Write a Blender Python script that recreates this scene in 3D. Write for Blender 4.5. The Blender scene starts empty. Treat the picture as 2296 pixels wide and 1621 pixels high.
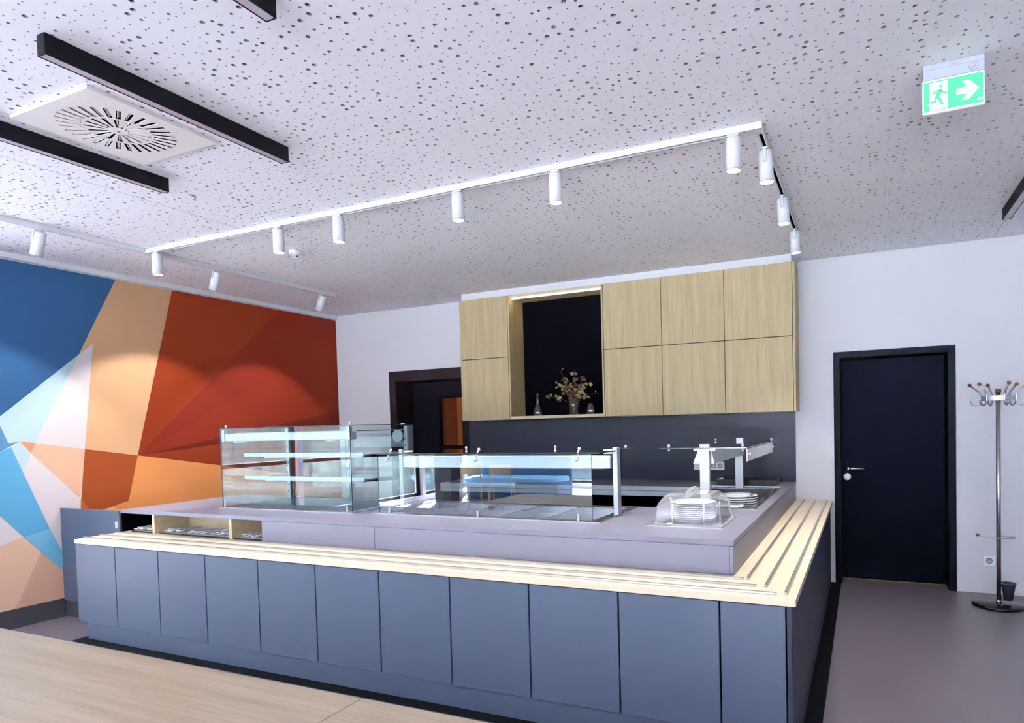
import bpy, math, random
import numpy as np
from mathutils import Vector, Matrix
random.seed(7)
S = bpy.context.scene
COL = S.collection
PI = math.pi

# ------------------------------------------------------------------ camera
F, PX, PY, W, HH = 1420.35, 1316.53, 996.81, 2296.0, 1621.0
def _rx(a): return np.array([[1,0,0],[0,math.cos(a),-math.sin(a)],[0,math.sin(a),math.cos(a)]])
def _rz(a): return np.array([[math.cos(a),-math.sin(a),0],[math.sin(a),math.cos(a),0],[0,0,1]])
YAW, PITCH, ROLL = .4112, .0310, -.0239
_M = _rz(ROLL) @ _rx(PITCH)
_R = np.array([_M @ np.array([math.cos(YAW),0,-math.sin(YAW)]),
               _M @ np.array([math.sin(YAW),0,math.cos(YAW)]),
               _M @ np.array([0,-1.,0])])            # rows: world axes seen from the camera
cam = bpy.data.cameras.new('camera')
camo = bpy.data.objects.new('camera', cam); COL.objects.link(camo)
cam.sensor_width = 36.0; cam.lens = F/W*36.0
cam.shift_x = (W/2-PX)/W; cam.shift_y = (PY-HH/2)/W
cam.clip_start = .02; cam.clip_end = 200
m = Matrix.Identity(4)
for i in range(3):
    m[i][0] = _R[i,0]; m[i][1] = -_R[i,1]; m[i][2] = -_R[i,2]
m[0][3], m[1][3], m[2][3] = 0, 0, 1.52
camo.matrix_world = m
S.camera = camo

# ------------------------------------------------------------------ world, daylight, exposure
SKY = 2.2
SPOT = 20.5
wd = bpy.data.worlds.new('overcast sky'); S.world = wd; wd.use_nodes = True
bg = wd.node_tree.nodes['Background']
bg.inputs[0].default_value = (.76, .85, 1.0, 1); bg.inputs[1].default_value = SKY
S.view_settings.view_transform = 'Standard'
S.view_settings.look = 'None'
S.view_settings.gamma = 1.0
S.view_settings.use_curve_mapping = False
S.view_settings.exposure = 1.8
try:
    S.cycles.max_bounces = 10; S.cycles.transparent_max_bounces = 24
    S.cycles.caustics_reflective = True; S.cycles.blur_glossy = 1.0; S.cycles.caustics_refractive = False
    S.cycles.sample_clamp_indirect = 6.0
except Exception: pass

sl = bpy.data.lights.new('sun', 'SUN'); sl.energy = 270.0; sl.angle = .02; sl.color = (.88, .93, 1.0)
so = bpy.data.objects.new('sun', sl); COL.objects.link(so)
so.rotation_euler = Vector((-.35, -.62, .85)).to_track_quat('Z', 'Y').to_euler()
def area(name, loc, rot, sx, sy, portal=True, power=0, color=(1,1,1)):
    l = bpy.data.lights.new(name, 'AREA'); l.shape = 'RECTANGLE'; l.size = sx; l.size_y = sy
    l.energy = power; l.color = color
    if portal: l.cycles.is_portal = True
    o = bpy.data.objects.new(name, l); COL.objects.link(o); o.location = loc; o.rotation_euler = rot
    return o
area('daylight_portal', (-2.55, -6.95, 1.55), (PI/2, 0, 0), 11.9, 2.7)
area('daylight_portal', (-8.45, -2.4, 1.55), (0, -PI/2, 0), 2.7, 9.2)

# ------------------------------------------------------------------ materials
def lin(c):
    c = c/255.0
    return c/12.92 if c <= .04045 else ((c+.055)/1.055)**2.4
def rgb(r, g, b): return (lin(r), lin(g), lin(b), 1)
MATS = {}
def mat(name, col, rough=.5, metal=0., spec=.5, var=0., scale=(8,8,8), bump=0., bscale=60., emit=None, es=0.):
    m = bpy.data.materials.new(name); m.use_nodes = True
    nt = m.node_tree; p = nt.nodes['Principled BSDF']
    p.inputs['Base Color'].default_value = col
    p.inputs['Roughness'].default_value = rough
    p.inputs['Metallic'].default_value = metal
    p.inputs['Specular IOR Level'].default_value = spec
    if var or bump:
        tc = nt.nodes.new('ShaderNodeTexCoord'); mp = nt.nodes.new('ShaderNodeMapping')
        mp.inputs['Scale'].default_value = scale
        nt.links.new(tc.outputs['Object'], mp.inputs['Vector'])
    if var:
        n = nt.nodes.new('ShaderNodeTexNoise'); n.inputs['Scale'].default_value = 1.0; n.inputs['Detail'].default_value = 5
        nt.links.new(mp.outputs[0], n.inputs['Vector'])
        mx = nt.nodes.new('ShaderNodeMix'); mx.data_type = 'RGBA'
        mx.inputs['A'].default_value = tuple(c*(1-var) for c in col[:3])+(1,)
        mx.inputs['B'].default_value = tuple(min(1, c*(1+var)) for c in col[:3])+(1,)
        nt.links.new(n.outputs['Fac'], mx.inputs['Factor'])
        nt.links.new(mx.outputs['Result'], p.inputs['Base Color'])
    if bump:
        n2 = nt.nodes.new('ShaderNodeTexNoise'); n2.inputs['Scale'].default_value = bscale; n2.inputs['Detail'].default_value = 3
        nt.links.new(tc.outputs['Object'], n2.inputs['Vector'])
        b = nt.nodes.new('ShaderNodeBump'); b.inputs['Strength'].default_value = bump; b.inputs['Distance'].default_value = .002
        nt.links.new(n2.outputs['Fac'], b.inputs['Height']); nt.links.new(b.outputs[0], p.inputs['Normal'])
    if emit:
        p.inputs['Emission Color'].default_value = emit; p.inputs['Emission Strength'].default_value = es
    MATS[name] = m
    return m
def wood(name, c1, c2, c3, axis, rough=.45, scale=1.0):
    """long-grained laminate; grain runs along axis"""
    m = bpy.data.materials.new(name); m.use_nodes = True
    nt = m.node_tree; p = nt.nodes['Principled BSDF']; L = nt.links.new
    p.inputs['Roughness'].default_value = rough
    tc = nt.nodes.new('ShaderNodeTexCoord'); mp = nt.nodes.new('ShaderNodeMapping')
    sc = [34*scale]*3; sc[axis] = 1.6*scale
    mp.inputs['Scale'].default_value = sc; L(tc.outputs['Object'], mp.inputs['Vector'])
    n1 = nt.nodes.new('ShaderNodeTexNoise'); n1.inputs['Scale'].default_value = 1; n1.inputs['Detail'].default_value = 6; n1.inputs['Distortion'].default_value = .4
    L(mp.outputs[0], n1.inputs['Vector'])
    mp2 = nt.nodes.new('ShaderNodeMapping'); sc2 = [150*scale]*3; sc2[axis] = 4*scale
    mp2.inputs['Scale'].default_value = sc2; L(tc.outputs['Object'], mp2.inputs['Vector'])
    n2 = nt.nodes.new('ShaderNodeTexNoise'); n2.inputs['Scale'].default_value = 1; n2.inputs['Detail'].default_value = 3
    L(mp2.outputs[0], n2.inputs['Vector'])
    r = nt.nodes.new('ShaderNodeValToRGB')
    r.color_ramp.elements[0].position = .3; r.color_ramp.elements[0].color = c1
    r.color_ramp.elements[1].position = .72; r.color_ramp.elements[1].color = c2
    L(n1.outputs['Fac'], r.inputs[0])
    mx = nt.nodes.new('ShaderNodeMix'); mx.data_type = 'RGBA'; mx.inputs['B'].default_value = c3
    mr = nt.nodes.new('ShaderNodeMapRange'); mr.inputs[1].default_value = .52; mr.inputs[2].default_value = .75; mr.inputs[3].default_value = 0; mr.inputs[4].default_value = .55
    L(n2.outputs['Fac'], mr.inputs[0]); L(mr.outputs[0], mx.inputs['Factor'])
    L(r.outputs[0], mx.inputs['A']); L(mx.outputs['Result'], p.inputs['Base Color'])
    MATS[name] = m
    return m
def brushed(name, col, rough, axis):
    m = mat(name, col, rough, 1.0)
    nt = m.node_tree; p = nt.nodes['Principled BSDF']; L = nt.links.new
    tc = nt.nodes.new('ShaderNodeTexCoord'); mp = nt.nodes.new('ShaderNodeMapping')
    sc = [220.]*3; sc[axis] = 3.; mp.inputs['Scale'].default_value = sc
    n = nt.nodes.new('ShaderNodeTexNoise'); n.inputs['Scale'].default_value = 1
    mr = nt.nodes.new('ShaderNodeMapRange'); mr.inputs[3].default_value = rough*.75; mr.inputs[4].default_value = rough*1.3
    L(tc.outputs['Object'], mp.inputs['Vector']); L(mp.outputs[0], n.inputs['Vector']); L(n.outputs['Fac'], mr.inputs[0]); L(mr.outputs[0], p.inputs['Roughness'])
    return m
def glass(name, tint, ior=1.5, rough=0., boost=1.0, haze=0.):
    m = bpy.data.materials.new(name); m.use_nodes = True
    nt = m.node_tree; L = nt.links.new
    nt.nodes.remove(nt.nodes['Principled BSDF']); out = nt.nodes['Material Output']
    g = nt.nodes.new('ShaderNodeNewGeometry')
    mr = nt.nodes.new('ShaderNodeMapRange'); mr.inputs[3].default_value = ior; mr.inputs[4].default_value = 1/ior
    L(g.outputs['Backfacing'], mr.inputs[0])
    fr = nt.nodes.new('ShaderNodeFresnel'); L(mr.outputs[0], fr.inputs['IOR'])
    mu = nt.nodes.new('ShaderNodeMath'); mu.operation = 'MULTIPLY'; mu.use_clamp = True; mu.inputs[1].default_value = boost
    L(fr.outputs[0], mu.inputs[0])
    t = nt.nodes.new('ShaderNodeBsdfTransparent'); t.inputs[0].default_value = tint
    gl = nt.nodes.new('ShaderNodeBsdfGlossy'); gl.inputs['Roughness'].default_value = rough; gl.inputs['Color'].default_value = (1,1,1,1)
    mx = nt.nodes.new('ShaderNodeMixShader')
    L(mu.outputs[0], mx.inputs[0]); L(t.outputs[0], mx.inputs[1]); L(gl.outputs[0], mx.inputs[2]); L(mx.outputs[0], out.inputs[0])
    if haze:
        df = nt.nodes.new('ShaderNodeBsdfDiffuse'); df.inputs[0].default_value = (.95,.95,.97,1)
        m2 = nt.nodes.new('ShaderNodeMixShader'); m2.inputs[0].default_value = haze
        L(mx.outputs[0], m2.inputs[1]); L(df.outputs[0], m2.inputs[2]); L(m2.outputs[0], out.inputs[0])
    MATS[name] = m
    return m
def emis(name, col, s):
    m = bpy.data.materials.new(name); m.use_nodes = True
    p = m.node_tree.nodes['Principled BSDF']
    p.inputs['Base Color'].default_value = col; p.inputs['Roughness'].default_value = .4
    p.inputs['Emission Color'].default_value = col; p.inputs['Emission Strength'].default_value = s
    MATS[name] = m
    return m

m_wall = mat('white wall paint', rgb(212,212,217), .9, bump=.15, bscale=250)
m_ceil = mat('white ceiling board', rgb(240,239,244), .9)
m_hole = mat('raw gypsum hole edge', rgb(150,148,154), 1.0)
m_fleece = mat('dark acoustic fleece', rgb(24,24,29), 1.0)
m_floor = mat('grey linoleum floor', rgb(104,97,106), .34, var=.06, scale=(2.5,2.5,2.5), bump=.05, bscale=40)
m_strip = mat('black floor strip', rgb(9,9,14), .7,spec=.2)
m_base = mat('dark grey skirting', rgb(58,58,64), .5)
m_lam = mat('grey laminate', rgb(119,118,133), .44, var=.015, scale=(30,30,30), bump=.08, bscale=900)
m_front = mat('slate grey cabinet laminate', rgb(66,77,96), .42, var=.02, scale=(5,5,5), bump=.06, bscale=900)
m_splash = mat('slate splashback laminate', rgb(20,26,45), .42,spec=.3, var=.04, scale=(3,3,3))
m_darkgap = mat('black interior', rgb(5,5,8), 1.0,spec=.0)
m_door = mat('navy black door laminate', rgb(5,8,20), .7,spec=.05, var=.05, scale=(6,6,40))
m_dframe = mat('black steel door frame', rgb(8,11,20), .65,spec=.08)
m_bframe = mat('brown black door frame', rgb(30,21,24), .65,spec=.08)
m_bdoor = mat('brown black door leaf', rgb(10,8,15), .65,spec=.08)
m_white = mat('white powder coat', rgb(214,215,220), .4)
m_plast = mat('white plastic', rgb(235,236,240), .3)
m_grille = mat('ivory grille enamel', rgb(232,226,224), .45)
m_black = mat('black anodised aluminium', rgb(3,3,6), .55,spec=.15)
m_blackpl = mat('black plastic', rgb(12,12,15), .3)
m_diff = mat('milky diffuser', rgb(176,166,178), .3)
m_steel_x = brushed('brushed steel along x', (.60,.615,.64,1), .26, 0)
m_steel_y = brushed('brushed steel along y', (.60,.615,.64,1), .26, 1)
m_steel_z = brushed('brushed steel upright', (.45,.465,.49,1), .42, 2)
m_dsteel = mat('dull steel', (.50,.52,.55,1), .34, 1.0)
m_chrome = mat('polished chrome', (.88,.88,.9,1), .08, 1.0)
m_alu = mat('matt aluminium', (.56,.61,.65,1), .42, .85)
m_china = mat('white china', rgb(226,228,234), .12)
m_glass = glass('clear safety glass', (.965,.985,.98,1))
m_tglass = glass('teal tinted display glass', (.90,.955,.965,1), boost=1.3)
m_sglass = glass('sneeze guard glass', (.95,.98,.98,1), boost=2.4)
m_edge = mat('dark glass edge', rgb(16,34,38), .15)
m_clear = glass('clear polycarbonate', (.94,.94,.96,1), 1.58, .03, 1.6, .11)
m_vglass = glass('clear blown glass', (.94,.95,.96,1), 1.5, 0, 1.8)
m_ash = wood('pale ash laminate', rgb(214,196,164), rgb(226,211,184), rgb(202,182,150), 0, .38)
m_ash_y = wood('pale ash laminate crosswise', rgb(214,196,164), rgb(226,211,184), rgb(202,182,150), 1, .38)
m_oak = wood('pale oak cabinet veneer', rgb(152,134,96), rgb(169,152,116), rgb(128,110,76), 2, .55)
m_oak_x = wood('pale oak niche veneer', rgb(178,160,126), rgb(198,182,150), rgb(152,132,100), 0, .5)
m_table = wood('light oak table laminate', rgb(166,148,122), rgb(186,170,145), rgb(140,122,97), 0, .42, .8)
m_lens = emis('lit lamp lens', (1,.97,.92,1), 14.0)
m_led = emis('lit strip diffuser', (1,.84,.64,1), 7.0)
m_signw = emis('lit white sign acrylic', (1,1,.97,1), .08)
m_signg = emis('lit green sign film', rgb(60,168,116), .09)
m_signb = mat('grey sign marking', rgb(120,120,130), .5)
m_signr = mat('maroon sign marking', rgb(110,60,80), .5)
m_knob = mat('walnut knob', rgb(110,66,34), .35, var=.2, scale=(60,60,60))
m_pole = brushed('satin steel tube', (.42,.44,.48,1), .3, 2)
m_marble = mat('black polished base', rgb(10,10,14), .12)
m_cup = mat('dark grey plastic', rgb(58,62,72), .45)
m_stem = mat('dried brown stem', rgb(92,62,40), .8)
m_leaf = mat('dried eucalyptus leaf', rgb(112,96,64), .7, var=.35, scale=(20,20,20))
m_leafr = mat('russet dried leaf', rgb(66,34,20), .7, var=.3, scale=(20,20,20))
m_bluefab = mat('light blue upholstery', rgb(120,186,222), .85, bump=.3, bscale=400)
m_darkblue = mat('dark blue upholstery', rgb(52,84,116), .85, bump=.3, bscale=400)
m_beech = wood('pale beech', rgb(206,180,146), rgb(220,198,166), rgb(180,150,116), 2, .4)
m_gravel = mat('railway gravel', rgb(176,172,168), 1.0, var=.8, scale=(16,16,16))
m_blocker = mat('dark blocker', rgb(84,92,90), 1.0, var=.5, scale=(3,3,3))
m_amber = mat('amber corridor wall', rgb(176,126,86), .8)
m_endp = mat('shaded slate end laminate', rgb(40,44,60), .5, spec=.3)  # cabinet slate darkened by hand to hold the shade on the end side
m_cutl = mat('satin cutlery steel', (.86,.87,.90,1), .25, .35)
m_slide = mat('grey slide rail', (.50,.47,.45,1), .32, .9)
m_rail = mat('pale steel railing', rgb(190,195,205), .4, .6)

# ------------------------------------------------------------------ mesh builder
class MB:
    def __init__(s): s.v=[]; s.f=[]; s.mi=[]; s.sm=[]; s.cur=0
    def _add(s, vs, fs, smooth=False):
        b=len(s.v); s.v+= [tuple(v) for v in vs]
        for f in fs: s.f.append(tuple(b+i for i in f)); s.mi.append(s.cur); s.sm.append(smooth)
        return s
    def m(s,i): s.cur=i; return s
    def box(s,x0,x1,y0,y1,z0,z1):
        return s._add([(x0,y0,z0),(x1,y0,z0),(x1,y1,z0),(x0,y1,z0),(x0,y0,z1),(x1,y0,z1),(x1,y1,z1),(x0,y1,z1)],
            [(3,2,1,0),(4,5,6,7),(0,1,5,4),(1,2,6,5),(2,3,7,6),(3,0,4,7)])
    def cbox(s,x0,x1,y0,y1,z0,z1,c=.003):
        """box with chamfered edges"""
        c=min(c,(x1-x0)*.45,(y1-y0)*.45,(z1-z0)*.45)
        X=(x0,x1);Y=(y0,y1);Z=(z0,z1);vs=[];idx={}
        for i in range(2):
            for j in range(2):
                for k in range(2):
                    px,py,pz=X[i],Y[j],Z[k];dx=c if i==0 else -c;dy=c if j==0 else -c;dz=c if k==0 else -c
                    idx[i,j,k]=(len(vs),len(vs)+1,len(vs)+2)
                    vs+=[(px,py+dy,pz+dz),(px+dx,py,pz+dz),(px+dx,py+dy,pz)]
        fs=[]
        I=idx
        fs.append([I[0,0,0][0],I[0,0,1][0],I[0,1,1][0],I[0,1,0][0]]);fs.append([I[1,0,0][0],I[1,1,0][0],I[1,1,1][0],I[1,0,1][0]])
        fs.append([I[0,0,0][1],I[1,0,0][1],I[1,0,1][1],I[0,0,1][1]]);fs.append([I[0,1,0][1],I[0,1,1][1],I[1,1,1][1],I[1,1,0][1]])
        fs.append([I[0,0,0][2],I[0,1,0][2],I[1,1,0][2],I[1,0,0][2]]);fs.append([I[0,0,1][2],I[1,0,1][2],I[1,1,1][2],I[0,1,1][2]])
        for a in range(2):
            for b in range(2):
                p,q=I[0,a,b],I[1,a,b];f=[p[1],q[1],q[2],p[2]];fs.append(f if (a+b)%2==1 else f[::-1])
                p,q=I[a,0,b],I[a,1,b];f=[p[0],q[0],q[2],p[2]];fs.append(f if (a+b)%2==0 else f[::-1])
                p,q=I[a,b,0],I[a,b,1];f=[p[0],q[0],q[1],p[1]];fs.append(f if (a+b)%2==1 else f[::-1])
        for k,t in I.items():
            fs.append(list(t) if sum(k)%2==1 else list(t)[::-1])
        return s._add(vs,fs)
    def pbox(s,fn,**kw): return s
    def cyl(s,p0,p1,r0,r1=None,n=20,caps=True,smooth=True):
        r1=r0 if r1 is None else r1
        p0=Vector(p0);p1=Vector(p1);d=(p1-p0).normalized()
        a=Vector((1,0,0)) if abs(d.x)<.9 else Vector((0,1,0))
        u=d.cross(a).normalized();w=d.cross(u)
        vs=[];
        for p,r in((p0,r0),(p1,r1)):
            for i in range(n):
                t=2*PI*i/n; vs.append(p+u*(r*math.cos(t))+w*(r*math.sin(t)))
        s._add(vs,[(i,(i+1)%n,n+(i+1)%n,n+i) for i in range(n)],smooth)
        if caps: s._add(vs,[tuple(range(n-1,-1,-1)),tuple(range(n,2*n))])
        return s
    def tube(s,pts,r,n=10,caps=True):
        pts=[Vector(p) for p in pts];N=len(pts);vs=[];u=None
        for i,p in enumerate(pts):
            d=(pts[min(i+1,N-1)]-pts[max(i-1,0)]).normalized()
            if u is None:
                a=Vector((0,0,1)) if abs(d.z)<.9 else Vector((1,0,0)); u=d.cross(a).normalized()
            else: u=(u-d*u.dot(d)).normalized()
            w=d.cross(u);rr=r[i] if isinstance(r,(list,tuple)) else r
            for k in range(n):
                t=2*PI*k/n; vs.append(p+u*(rr*math.cos(t))+w*(rr*math.sin(t)))
        fs=[(i*n+k,i*n+(k+1)%n,(i+1)*n+(k+1)%n,(i+1)*n+k) for i in range(N-1) for k in range(n)]
        s._add(vs,fs,True)
        if caps: s._add(vs,[tuple(range(n-1,-1,-1)),tuple((N-1)*n+k for k in range(n))])
        return s
    def lathe(s,prof,c=(0,0,0),n=28,M=None,smooth=True):
        """prof: list of (r,z); open ended"""
        vs=[];c=Vector(c)
        for r,z in prof:
            for k in range(n):
                t=2*PI*k/n; v=Vector((r*math.cos(t),r*math.sin(t),z))
                vs.append((M@v if M else v)+c)
        fs=[(i*n+k,i*n+(k+1)%n,(i+1)*n+(k+1)%n,(i+1)*n+k) for i in range(len(prof)-1) for k in range(n)]
        return s._add(vs,fs,smooth)
    def sphere(s,c,r,n=14,m_=8,sz=1.):
        prof=[(r*math.sin(PI*i/m_),-r*sz*math.cos(PI*i/m_)) for i in range(m_+1)]
        prof[0]=(1e-5,prof[0][1]);prof[-1]=(1e-5,prof[-1][1])
        return s.lathe(prof,c,n)
    def prism(s,poly,fn,t0,t1):
        """poly 2D, fn(a,b,t)->xyz"""
        n=len(poly)
        vs=[fn(a,b,t0) for a,b in poly]+[fn(a,b,t1) for a,b in poly]
        s._add(vs,[tuple(range(n)),tuple(range(2*n-1,n-1,-1))]+[(i,n+i,n+(i+1)%n,(i+1)%n) for i in range(n)])
        return s
    def face(s,pts): return s._add(pts,[tuple(range(len(pts)))])
    def grid(s,us,vs,t0,t1,solid,fn):
        """slab over a grid of cells; solid(uc,vc) says which cells exist; fn(u,v,t)->xyz"""
        idx={}
        def V(i,j,t):
            k=(i,j,t)
            if k not in idx: idx[k]=len(s.v); s.v.append(tuple(fn(us[i],vs[j],t)))
            return idx[k]
        nu,nv=len(us)-1,len(vs)-1
        ok=[[solid((us[i]+us[i+1])/2,(vs[j]+vs[j+1])/2) for j in range(nv)] for i in range(nu)]
        def add(f): s.f.append(f); s.mi.append(s.cur); s.sm.append(False)
        for i in range(nu):
            for j in range(nv):
                if not ok[i][j]: continue
                add((V(i,j,t0),V(i,j+1,t0),V(i+1,j+1,t0),V(i+1,j,t0)))
                add((V(i,j,t1),V(i+1,j,t1),V(i+1,j+1,t1),V(i,j+1,t1)))
                if i==0 or not ok[i-1][j]: add((V(i,j,t0),V(i,j,t1),V(i,j+1,t1),V(i,j+1,t0)))
                if i==nu-1 or not ok[i+1][j]: add((V(i+1,j,t0),V(i+1,j+1,t0),V(i+1,j+1,t1),V(i+1,j,t1)))
                if j==0 or not ok[i][j-1]: add((V(i,j,t0),V(i+1,j,t0),V(i+1,j,t1),V(i,j,t1)))
                if j==nv-1 or not ok[i][j+1]: add((V(i,j+1,t0),V(i,j+1,t1),V(i+1,j+1,t1),V(i+1,j+1,t0)))
        return s
    def gpane(s,x0,x1,y0,y1,z0,z1):
        """glass sheet: big faces slot 0, narrow edges slot 1"""
        d=(x1-x0,y1-y0,z1-z0);ax=d.index(min(d))
        b=len(s.v)
        vs=[(x0,y0,z0),(x1,y0,z0),(x1,y1,z0),(x0,y1,z0),(x0,y0,z1),(x1,y0,z1),(x1,y1,z1),(x0,y1,z1)]
        fs=[(3,2,1,0),(4,5,6,7),(0,1,5,4),(1,2,6,5),(2,3,7,6),(3,0,4,7)];axes=[2,2,1,0,1,0]
        for f,a in zip(fs,axes):
            s.cur=0 if a==ax else 1; s._add([vs[i] for i in f],[(0,1,2,3)])
        s.cur=0
        return s
    def xf(s,M):
        s.v=[tuple(M@Vector(v)) for v in s.v]; return s

ORG = {}
def link_mesh(name, mb, mats, off):
    me=bpy.data.meshes.new(name)
    me.from_pydata([(v[0]-off[0],v[1]-off[1],v[2]-off[2]) for v in mb.v],[],mb.f)
    if not isinstance(mats,(list,tuple)): mats=[mats]
    for mm in mats: me.materials.append(mm)
    me.polygons.foreach_set('material_index',mb.mi); me.polygons.foreach_set('use_smooth',mb.sm)
    me.update(); me.validate()
    import bmesh
    bm=bmesh.new(); bm.from_mesh(me)
    bmesh.ops.remove_doubles(bm,verts=bm.verts,dist=1e-6)
    bmesh.ops.recalc_face_normals(bm,faces=bm.faces)
    bm.to_mesh(me); bm.free()
    o=bpy.data.objects.new(name,me); COL.objects.link(o)
    return o
def thing(name, label, cat, loc, group=None, kind=None):
    o=bpy.data.objects.new(name,None); COL.objects.link(o); o.location=loc; o.empty_display_size=.05
    if label: o['label']=label
    if cat: o['category']=cat
    if group: o['group']=group
    if kind: o['kind']=kind
    ORG[o]=Vector(loc)
    return o
def part(name, mb, mats, parent, label=None, kind=None):
    """mb in world coordinates"""
    off=ORG[parent]; o=link_mesh(name,mb,mats,off); o.parent=parent; ORG[o]=off
    if label: o['label']=label
    if kind: o['kind']=kind
    return o
def solo(name, mb, mats, label=None, cat=None, group=None, kind=None):
    xs=[v[0] for v in mb.v];ys=[v[1] for v in mb.v];zs=[v[2] for v in mb.v]
    off=Vector(((min(xs)+max(xs))/2,(min(ys)+max(ys))/2,min(zs)))
    o=link_mesh(name,mb,mats,off); o.location=off; ORG[o]=off
    if label: o['label']=label
    if cat: o['category']=cat
    if group: o['group']=group
    if kind: o['kind']=kind
    return o
def struct(name, mb, mats): return solo(name,mb,mats,kind='structure')
def dup(root, loc, rotz=0, label=None, group=None):
    r=root.copy(); COL.objects.link(r); r.location=loc; r.rotation_euler=(0,0,rotz)
    if label: r['label']=label
    if group: r['group']=group
    for ch in list(root.children):
        c=ch.copy(); COL.objects.link(c); c.parent=r
        for g in ch.children:
            d=g.copy(); COL.objects.link(d); d.parent=c
    return r
XY=lambda u,v,t:(u,v,t)
XZ=lambda u,v,t:(u,t,v)
YZ=lambda u,v,t:(t,u,v)

YB=6.28; H=3.0; XL=-6.25
# ================================================================== THE ROOM
b=MB(); b.box(-8.7,8.8,-7.1,9.2,-.12,0); struct('floor',b,m_floor)
# thin black strip lying on the floor round the foot of the counter
b=MB(); b.prism([(-5.43,2.74),(-.2,2.74),(-.2,6.27),(-.32,6.27),(-.32,2.86),(-5.43,2.86)],XY,.0005,.003); struct('floor_strip',b,m_strip)

# perforated ceiling board: real holes in three sizes
def perforated(name, bands, y0, y1, cell=.047):
    rng=np.random.RandomState(3)
    V=[];Fa=[];FM=[]
    vc=0
    for (x0,x1) in bands:
        nx=int(round((x1-x0)/cell)); ny=int(round((y1-y0)/cell)); cx=(x1-x0)/nx; cy=(y1-y0)/ny
        gi=np.arange((nx+1)*(ny+1)).reshape(nx+1,ny+1)
        gx,gy=np.meshgrid(x0+cx*np.arange(nx+1),y0+cy*np.arange(ny+1),indexing='ij')
        V.append(np.stack([gx.ravel(),gy.ravel(),np.full(gx.size,H)],1)); base=vc; vc+=gx.size
        kind=rng.choice(3,size=(nx,ny),p=[.57,.27,.16])
        for kd,(r,n) in enumerate(((.0034,8),(.0066,8),(.0095,12))):
            I,J=np.where(kind==kd); k=len(I)
            if not k: continue
            jx=cx/2-r-.0025; jy=cy/2-r-.0025
            ox=x0+cx*(I+.5)+rng.uniform(-jx,jx,k); oy=y0+cy*(J+.5)+rng.uniform(-jy,jy,k)
            t=2*np.pi*(np.arange(n)+.5)/n
            px=ox[:,None]+r*np.cos(t); py=oy[:,None]+r*np.sin(t)
            lo=np.stack([px,py,np.full_like(px,H)],2).reshape(-1,3); hi=lo+[0,0,.0125]
            L0=vc; V.append(lo); vc+=len(lo); U0=vc; V.append(hi); vc+=len(hi)
            c=[base+gi[I+1,J+1],base+gi[I,J+1],base+gi[I,J],base+gi[I+1,J]]   # corners in angle order 45,135,225,315
            q=n//4
            ar=np.arange(k)*n
            for e in range(n):                        # hole wall
                e2=(e+1)%n
                Fa.append(np.stack([L0+ar+e,L0+ar+e2,U0+ar+e2,U0+ar+e],1)); FM.append(np.full(k,2))
            for s_ in range(4):
                idx=[(s_*q+a)%n for a in range(q)]
                for a in range(q-1):
                    Fa.append(np.stack([c[s_],L0+ar+idx[a+1],L0+ar+idx[a],np.full(k,-1)],1)); FM.append(np.zeros(k,int))
                nxt=((s_+1)*q)%n
                Fa.append(np.stack([c[s_],c[(s_+1)%4],L0+ar+nxt,L0+ar+idx[-1]],1)); FM.append(np.zeros(k,int))
    X0=bands[0][0];X1=bands[-1][1]
    V.append(np.array([(X0,y0,H+.0125),(X1,y0,H+.0125),(X1,y1+.008,H+.0125),(X0,y1+.008,H+.0125)])); 
    Fa.append(np.array([[vc,vc+1,vc+2,vc+3]])); FM.append(np.array([1]))
    V=np.concatenate(V); Fa=np.concatenate(Fa); FM=np.concatenate(FM)
    tri=Fa[:,3]<0
    cnt=np.where(tri,3,4); loops=Fa.ravel()[Fa.ravel()>=0]
    me=bpy.data.meshes.new(name)
    me.vertices.add(len(V)); me.vertices.foreach_set('co',V.astype(np.float32).ravel())
    me.loops.add(len(loops)); me.loops.foreach_set('vertex_index',loops.astype(np.int32))
    me.polygons.add(len(cnt)); st=np.concatenate([[0],np.cumsum(cnt)[:-1]])
    me.polygons.foreach_set('loop_start',st.astype(np.int32))
    me.materials.append(m_ceil); me.materials.append(m_fleece); me.materials.append(m_hole)
    me.polygons.foreach_set('material_index',FM.astype(np.int32))
    me.polygons.foreach_set('use_smooth',np.zeros(len(cnt),dtype=bool))
    me.update(calc_edges=True); me.validate()
    o=bpy.data.objects.new(name,me); COL.objects.link(o); o['kind']='structure'
    return o
perforated('ceiling',[(-6.21,-4.1225),(-4.1195,1.0065),(1.0095,2.3)],.3,6.272)
b=MB()
b.box(2.3,8.8,-7.1,6.3,H,H+.02); b.box(-8.7,2.3,-7.1,.3,H,H+.02); struct('ceiling.001',b,m_ceil)
b=MB(); b.box(-8.7,8.8,-7.1,9.2,H+.03,H+.15); struct('ceiling.002',b,m_fleece)

# back wall with two door openings
b=MB()
b.grid([-6.55,-5.31,-4.33,-.197,.68,8.8],[0,2.08,2.115,H+.02],YB,YB+.4,
       lambda u,v: not ((-5.31<u<-4.33 and v<2.115) or (-.197<u<.68 and v<2.08)),XZ)
struct('wall_back',b,m_wall)
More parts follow.
